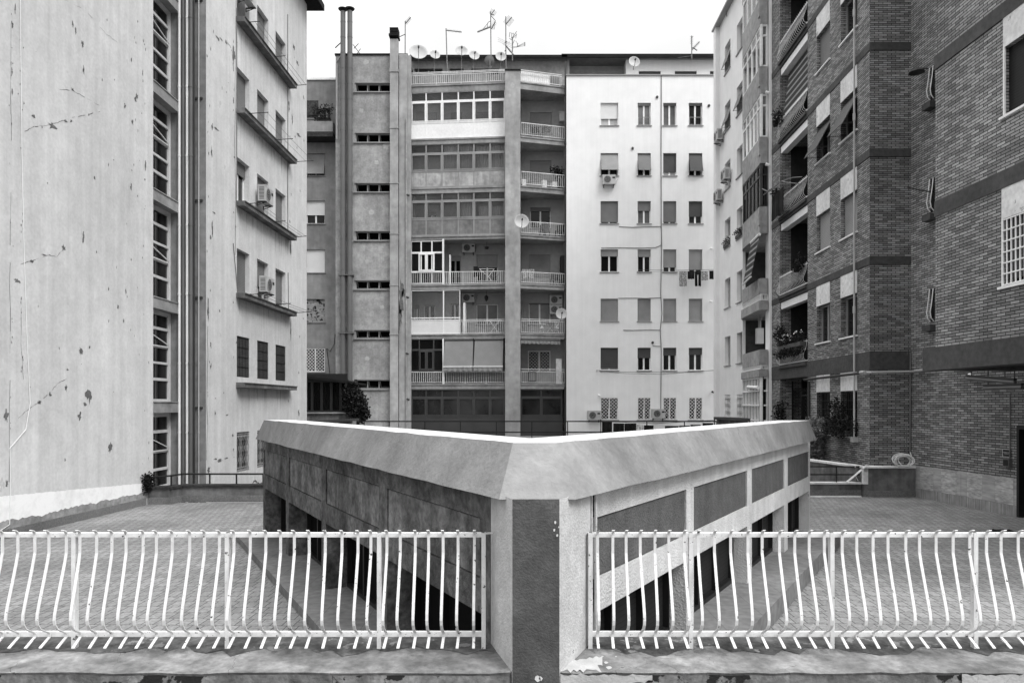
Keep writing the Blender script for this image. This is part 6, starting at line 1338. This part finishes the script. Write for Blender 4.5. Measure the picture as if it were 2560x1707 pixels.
t = thing('lantern', 'black hanging lantern under the ceiling of the white panelled balcony', 'lantern', BK.q(1217, 750, .8)); mb = MB(); mb.tube([BK.q(1217, 727, .8), BK.q(1217, 742, .8)], .012, 4); mb.build('chain', 'black', t); q_ = BK.q(1217, 750, .8); mb = MB(); mb.lathe([(.02, .2), (.13, .1), (.10, -.08), (.03, -.2)], 8, c=q_); mb.build('lamp_body', 'black', t)
t = thing('hanging_pot', 'small dark pot hung from the ceiling of the open balcony with the jacket', 'pot', BK.q(1218, 627, .8)); mb = MB(); mb.tube([BK.q(1218, 607, .8), BK.q(1218, 624, .8)], .01, 4); mb.build('cord', 'black', t); q_ = BK.q(1218, 627, .8); mb = MB(); mb.lathe([(.13, .08), (.09, -.06), (0, -.06)], 8, c=q_); mb.build('bowl', 'black', t)
mb = MB(); mb.fbox(BK, 1397, 292, 1409, 313, .3, .7); mb.fbox(BK, 1396.5, 290, 1409.5, 292, .28, .72); tag(mb.build('cabinet', 'loggia'), 'tall grey cabinet at the right end of the topmost right balcony', 'cabinet')
mb = MB(); mb.fbox(VR, 1394, 896, 1408, 959, -.35, -.28); mb.fbox(VR, 1394, 956, 1408, 959, -.28, -.25); tag(mb.build('board', 'white_old'), 'tall white board standing on the lowest right balcony', 'board')
t = thing('drying_rack', 'small dark drying rack hung on the rail of the lowest right balcony', 'drying rack', VR.q(1328, 940, .1)); mb = MB(); x0, x1 = 1320, 1338
for a, b in (((x0, 930), (x0-1, 952)), ((x1, 930), (x1, 952)), ((x0, 952), (x1, 952)), ((x0, 930), (x1, 930))): mb.bar(VR.q(*a, .12), VR.q(*b, .12), .04, .04)
mb.build('frame', 'black', t)
mb = MB(); mb.fbox(VR, 1308, 446, 1318, 466, -.5, -.2); mb.fbox(VR, 1359, 448, 1370, 466, -.6, -.2); mb.fbox(VR, 1384, 452, 1396, 466, -.6, -.2); tag(mb.build('boxes', 'white_old'), 'stored boxes behind the rail of the second right balcony', 'boxes')
mb = MB()
for k in range(8): q_ = VR.q(1392+random.uniform(0, 16), 428+random.uniform(-8, 8), -.4); mb.leaves(q_, .28, 40, .1)
mb.fbox(VR, 1397, 436, 1405, 467, -.5, -.3); tag(mb.build('potted_plant', 'leaf'), 'dark potted plant at the right end of the second right balcony', 'plant')
mb = MB()
for k in range(9): q_ = VR.q(1320+k*6, 328, -1.2); mb.leaves(q_, .17, 30, .07)
mb.fbox(VR, 1314, 330, 1372, 338, -1.3, -1.05); tag(mb.build('flower_box', 'leaf'), 'dark flower box on the sill behind the topmost right balcony rail', 'flower box')
t = thing('boiler', 'pale wall boiler with a flue pipe inside the open bay of the cream side wing', 'boiler', tuple(pt(1902, 54.2))+(E+2.8,)); q_ = pt(1901, 55.0); mb = MB(); mb.box(q_.x-.16, q_.x+.14, q_.y-.05, q_.y+.2, E+2.75, E+3.45)
for k in range(3): mb.box(q_.x-.04, q_.x+.06, q_.y-.055, q_.y-.05, E+2.85+k*.1, E+2.88+k*.1)
mb.build('casing', 'loggia', t); mb = MB(); mb.tube([(q_.x, q_.y+.1, E+3.45), (q_.x, q_.y+.1, E+3.9)], .07, 8); mb.tube([(q_.x, q_.y+.1, E+3.85), (q_.x, q_.y+.1, E+3.98)], .11, 8); mb.build('flue', 'pipe_grey', t)
t = thing('tube_lamp', 'short tube lamp hung inside the lowest glazed bay of the cream side wing', 'lamp', BF.P(1, .06, E+.85)); mb = MB(); mb.tube([BF.P(BF.L*.42, .08, E+.80), BF.P(BF.L*.97, .08, E+.72)], .07, 8); mb.build('lamp_tube', 'white', t)
# plants
def flowerbox(W, u0, u1, z, d, label, r=.16, n=60, petals=0, trail=0, mat='leaf'):
    t = thing('flower_box', label, 'flower box', W.P((u0+u1)/2, d, z), group='flower boxes and window plants'); mb = MB(); mb.wbox(W, u0, u1, d-.1, d+.1, z, z+.16); mb.build('planter', 'pot', t)
    mb = MB(); k = max(2, int(abs(u1-u0)/.18))
    for i in range(k+1):
        u = u0+(u1-u0)*i/k; mb.leaves(W.P(u, d, z+.24+random.uniform(0, .1)), r, n, .06)
        if trail: mb.leaves(W.P(u, d+.1, z-.1-random.uniform(0, trail)), r, n, .06)
    mb.build('foliage', mat, t)
    if petals:
        mb = MB()
        for i in range(petals): mb.leaves(W.P(random.uniform(u0, u1), d+random.uniform(-.1, .15), z+.3+random.uniform(0, .3)), .07, 7, .06)
        mb.build('blossom', 'petal', t)
for (r, c, lab) in ((3, 0, 'flower box on a sill of the cream side wing, in the left window column'), (3, 1, 'flower box with cactus on a sill of the cream side wing, beside the bay')):
    o = wo_ = (WW.U(ca[c][0]), WW.U(ca[c][1]), E+hw[r][1]); flowerbox(WW, o[0]+.1, o[1]-.1, o[2], .02, lab, .2, 50, 5)
o = rec[4]; flowerbox(SW, o[0]+.5, o[1]-.1, o[2]+.62, .15, 'flower box with white blossoms on the lowest brick loggia rail', .17, 60, 9, .15)
q_ = o[0]+.2; mb = MB()
for k in range(6): mb.leaves(SW.P(q_+random.uniform(-.2, .3), .05, o[2]+1.3+random.uniform(-.2, .25)), .3, 70, .08)
mb.tube([SW.P(q_, .0, o[2]+1.3), SW.P(q_, .0, o[3]-.3)], .01, 4); tag(mb.build('hanging_basket', 'leaf'), 'bushy hanging basket at the left of the lowest brick loggia', 'plant')
o = wops[(4, 0)]; flowerbox(SW, o[0]+.05, o[1]-.05, o[2]-.05, .2, 'large trailing grey green plant spilling from the first ground floor window of the brick block', .34, 300, 0, .0, 'leaf2')
mb = MB(); u_ = (o[0]+o[1])/2
for z, r in ((-.1, .5), (-.4, .5), (-.75, .42), (-1.05, .33), (-1.35, .22), (-1.6, .13)): mb.leaves(SW.P(u_+.1, .3, o[2]+z+.1), r, 420, .075, 0, (1.1, .6, .9))
tag(mb.build('trailing_plant', 'leaf2'), 'hanging mass of pale leaves trailing down the brick below the first ground floor window', 'plant')
o = wops[(4, 1)]; flowerbox(SW, o[0]-.25, o[1]-.05, o[2]+.02, .22, 'very dark leafy box on the second ground floor window of the brick block', .34, 260)
mb = MB()
for z, r in ((.75, .34), (1.0, .3), (.5, .3)): mb.leaves(SW.P(o[0]+.12, .2, o[2]+z), r, 220, .06)
tag(mb.build('climbing_plant', 'leaf'), 'dark climber rising beside the second ground floor window of the brick block', 'plant')
mb = MB()
for k in range(16): mb.leaves(SW.P(gate[0]+.25+random.uniform(-.35, .3), .05, E-1.5+k*.1), .32-.008*k, 60, .07)
mb.tube([SW.P(gate[0]+.25, .05, G0), SW.P(gate[0]+.3, .05, E-.2)], .025, 5); tag(mb.build('climbing_plant', 'leaf'), 'dark creeper on the left side of the black herringbone gate', 'plant')
mb = MB()
for k in range(10): mb.leaves(SW.P(SW.U(2030)+random.uniform(-.2, .3), .25, E-1.2+random.uniform(-.3, .5)), .3, 60, .08)
mb.tube([SW.P(SW.U(2030), .2, G0), SW.P(SW.U(2030), .2, E-.9)], .03, 5); tag(mb.build('shrub', 'leaf'), 'spiky dark shrub between the gate and the trailing plant', 'plant')
o = rec[1]; 
for i, (oo, lab) in enumerate(((rec[1], 'dark potted plants hanging outside the topmost visible brick loggia rail'), (rec[2], 'dark potted plant at the left end of the second brick loggia rail'), (rec[3], 'drooping dark plant at the right end of the brick loggia with the empty clotheslines'))):
    mb = MB(); u_ = oo[0]+(.2 if i < 2 else (oo[1]-oo[0])*.85)
    for k in range(4): mb.leaves(SW.P(u_+random.uniform(-.1, .3), .22, oo[2]+.85+random.uniform(-.2, .25)), .22, 50, .08)
    q_ = SW.P(u_, .25, oo[2]+.55); mb.lathe([(.14, .22), (.10, 0), (0, 0)], 8, c=q_); tag(mb.build('potted_plant', 'leaf'), lab, 'plant', 'pots on the brick loggias')
ac(SW, 1998, 18, 'air conditioner hung in the topmost brick loggia', -1.0)
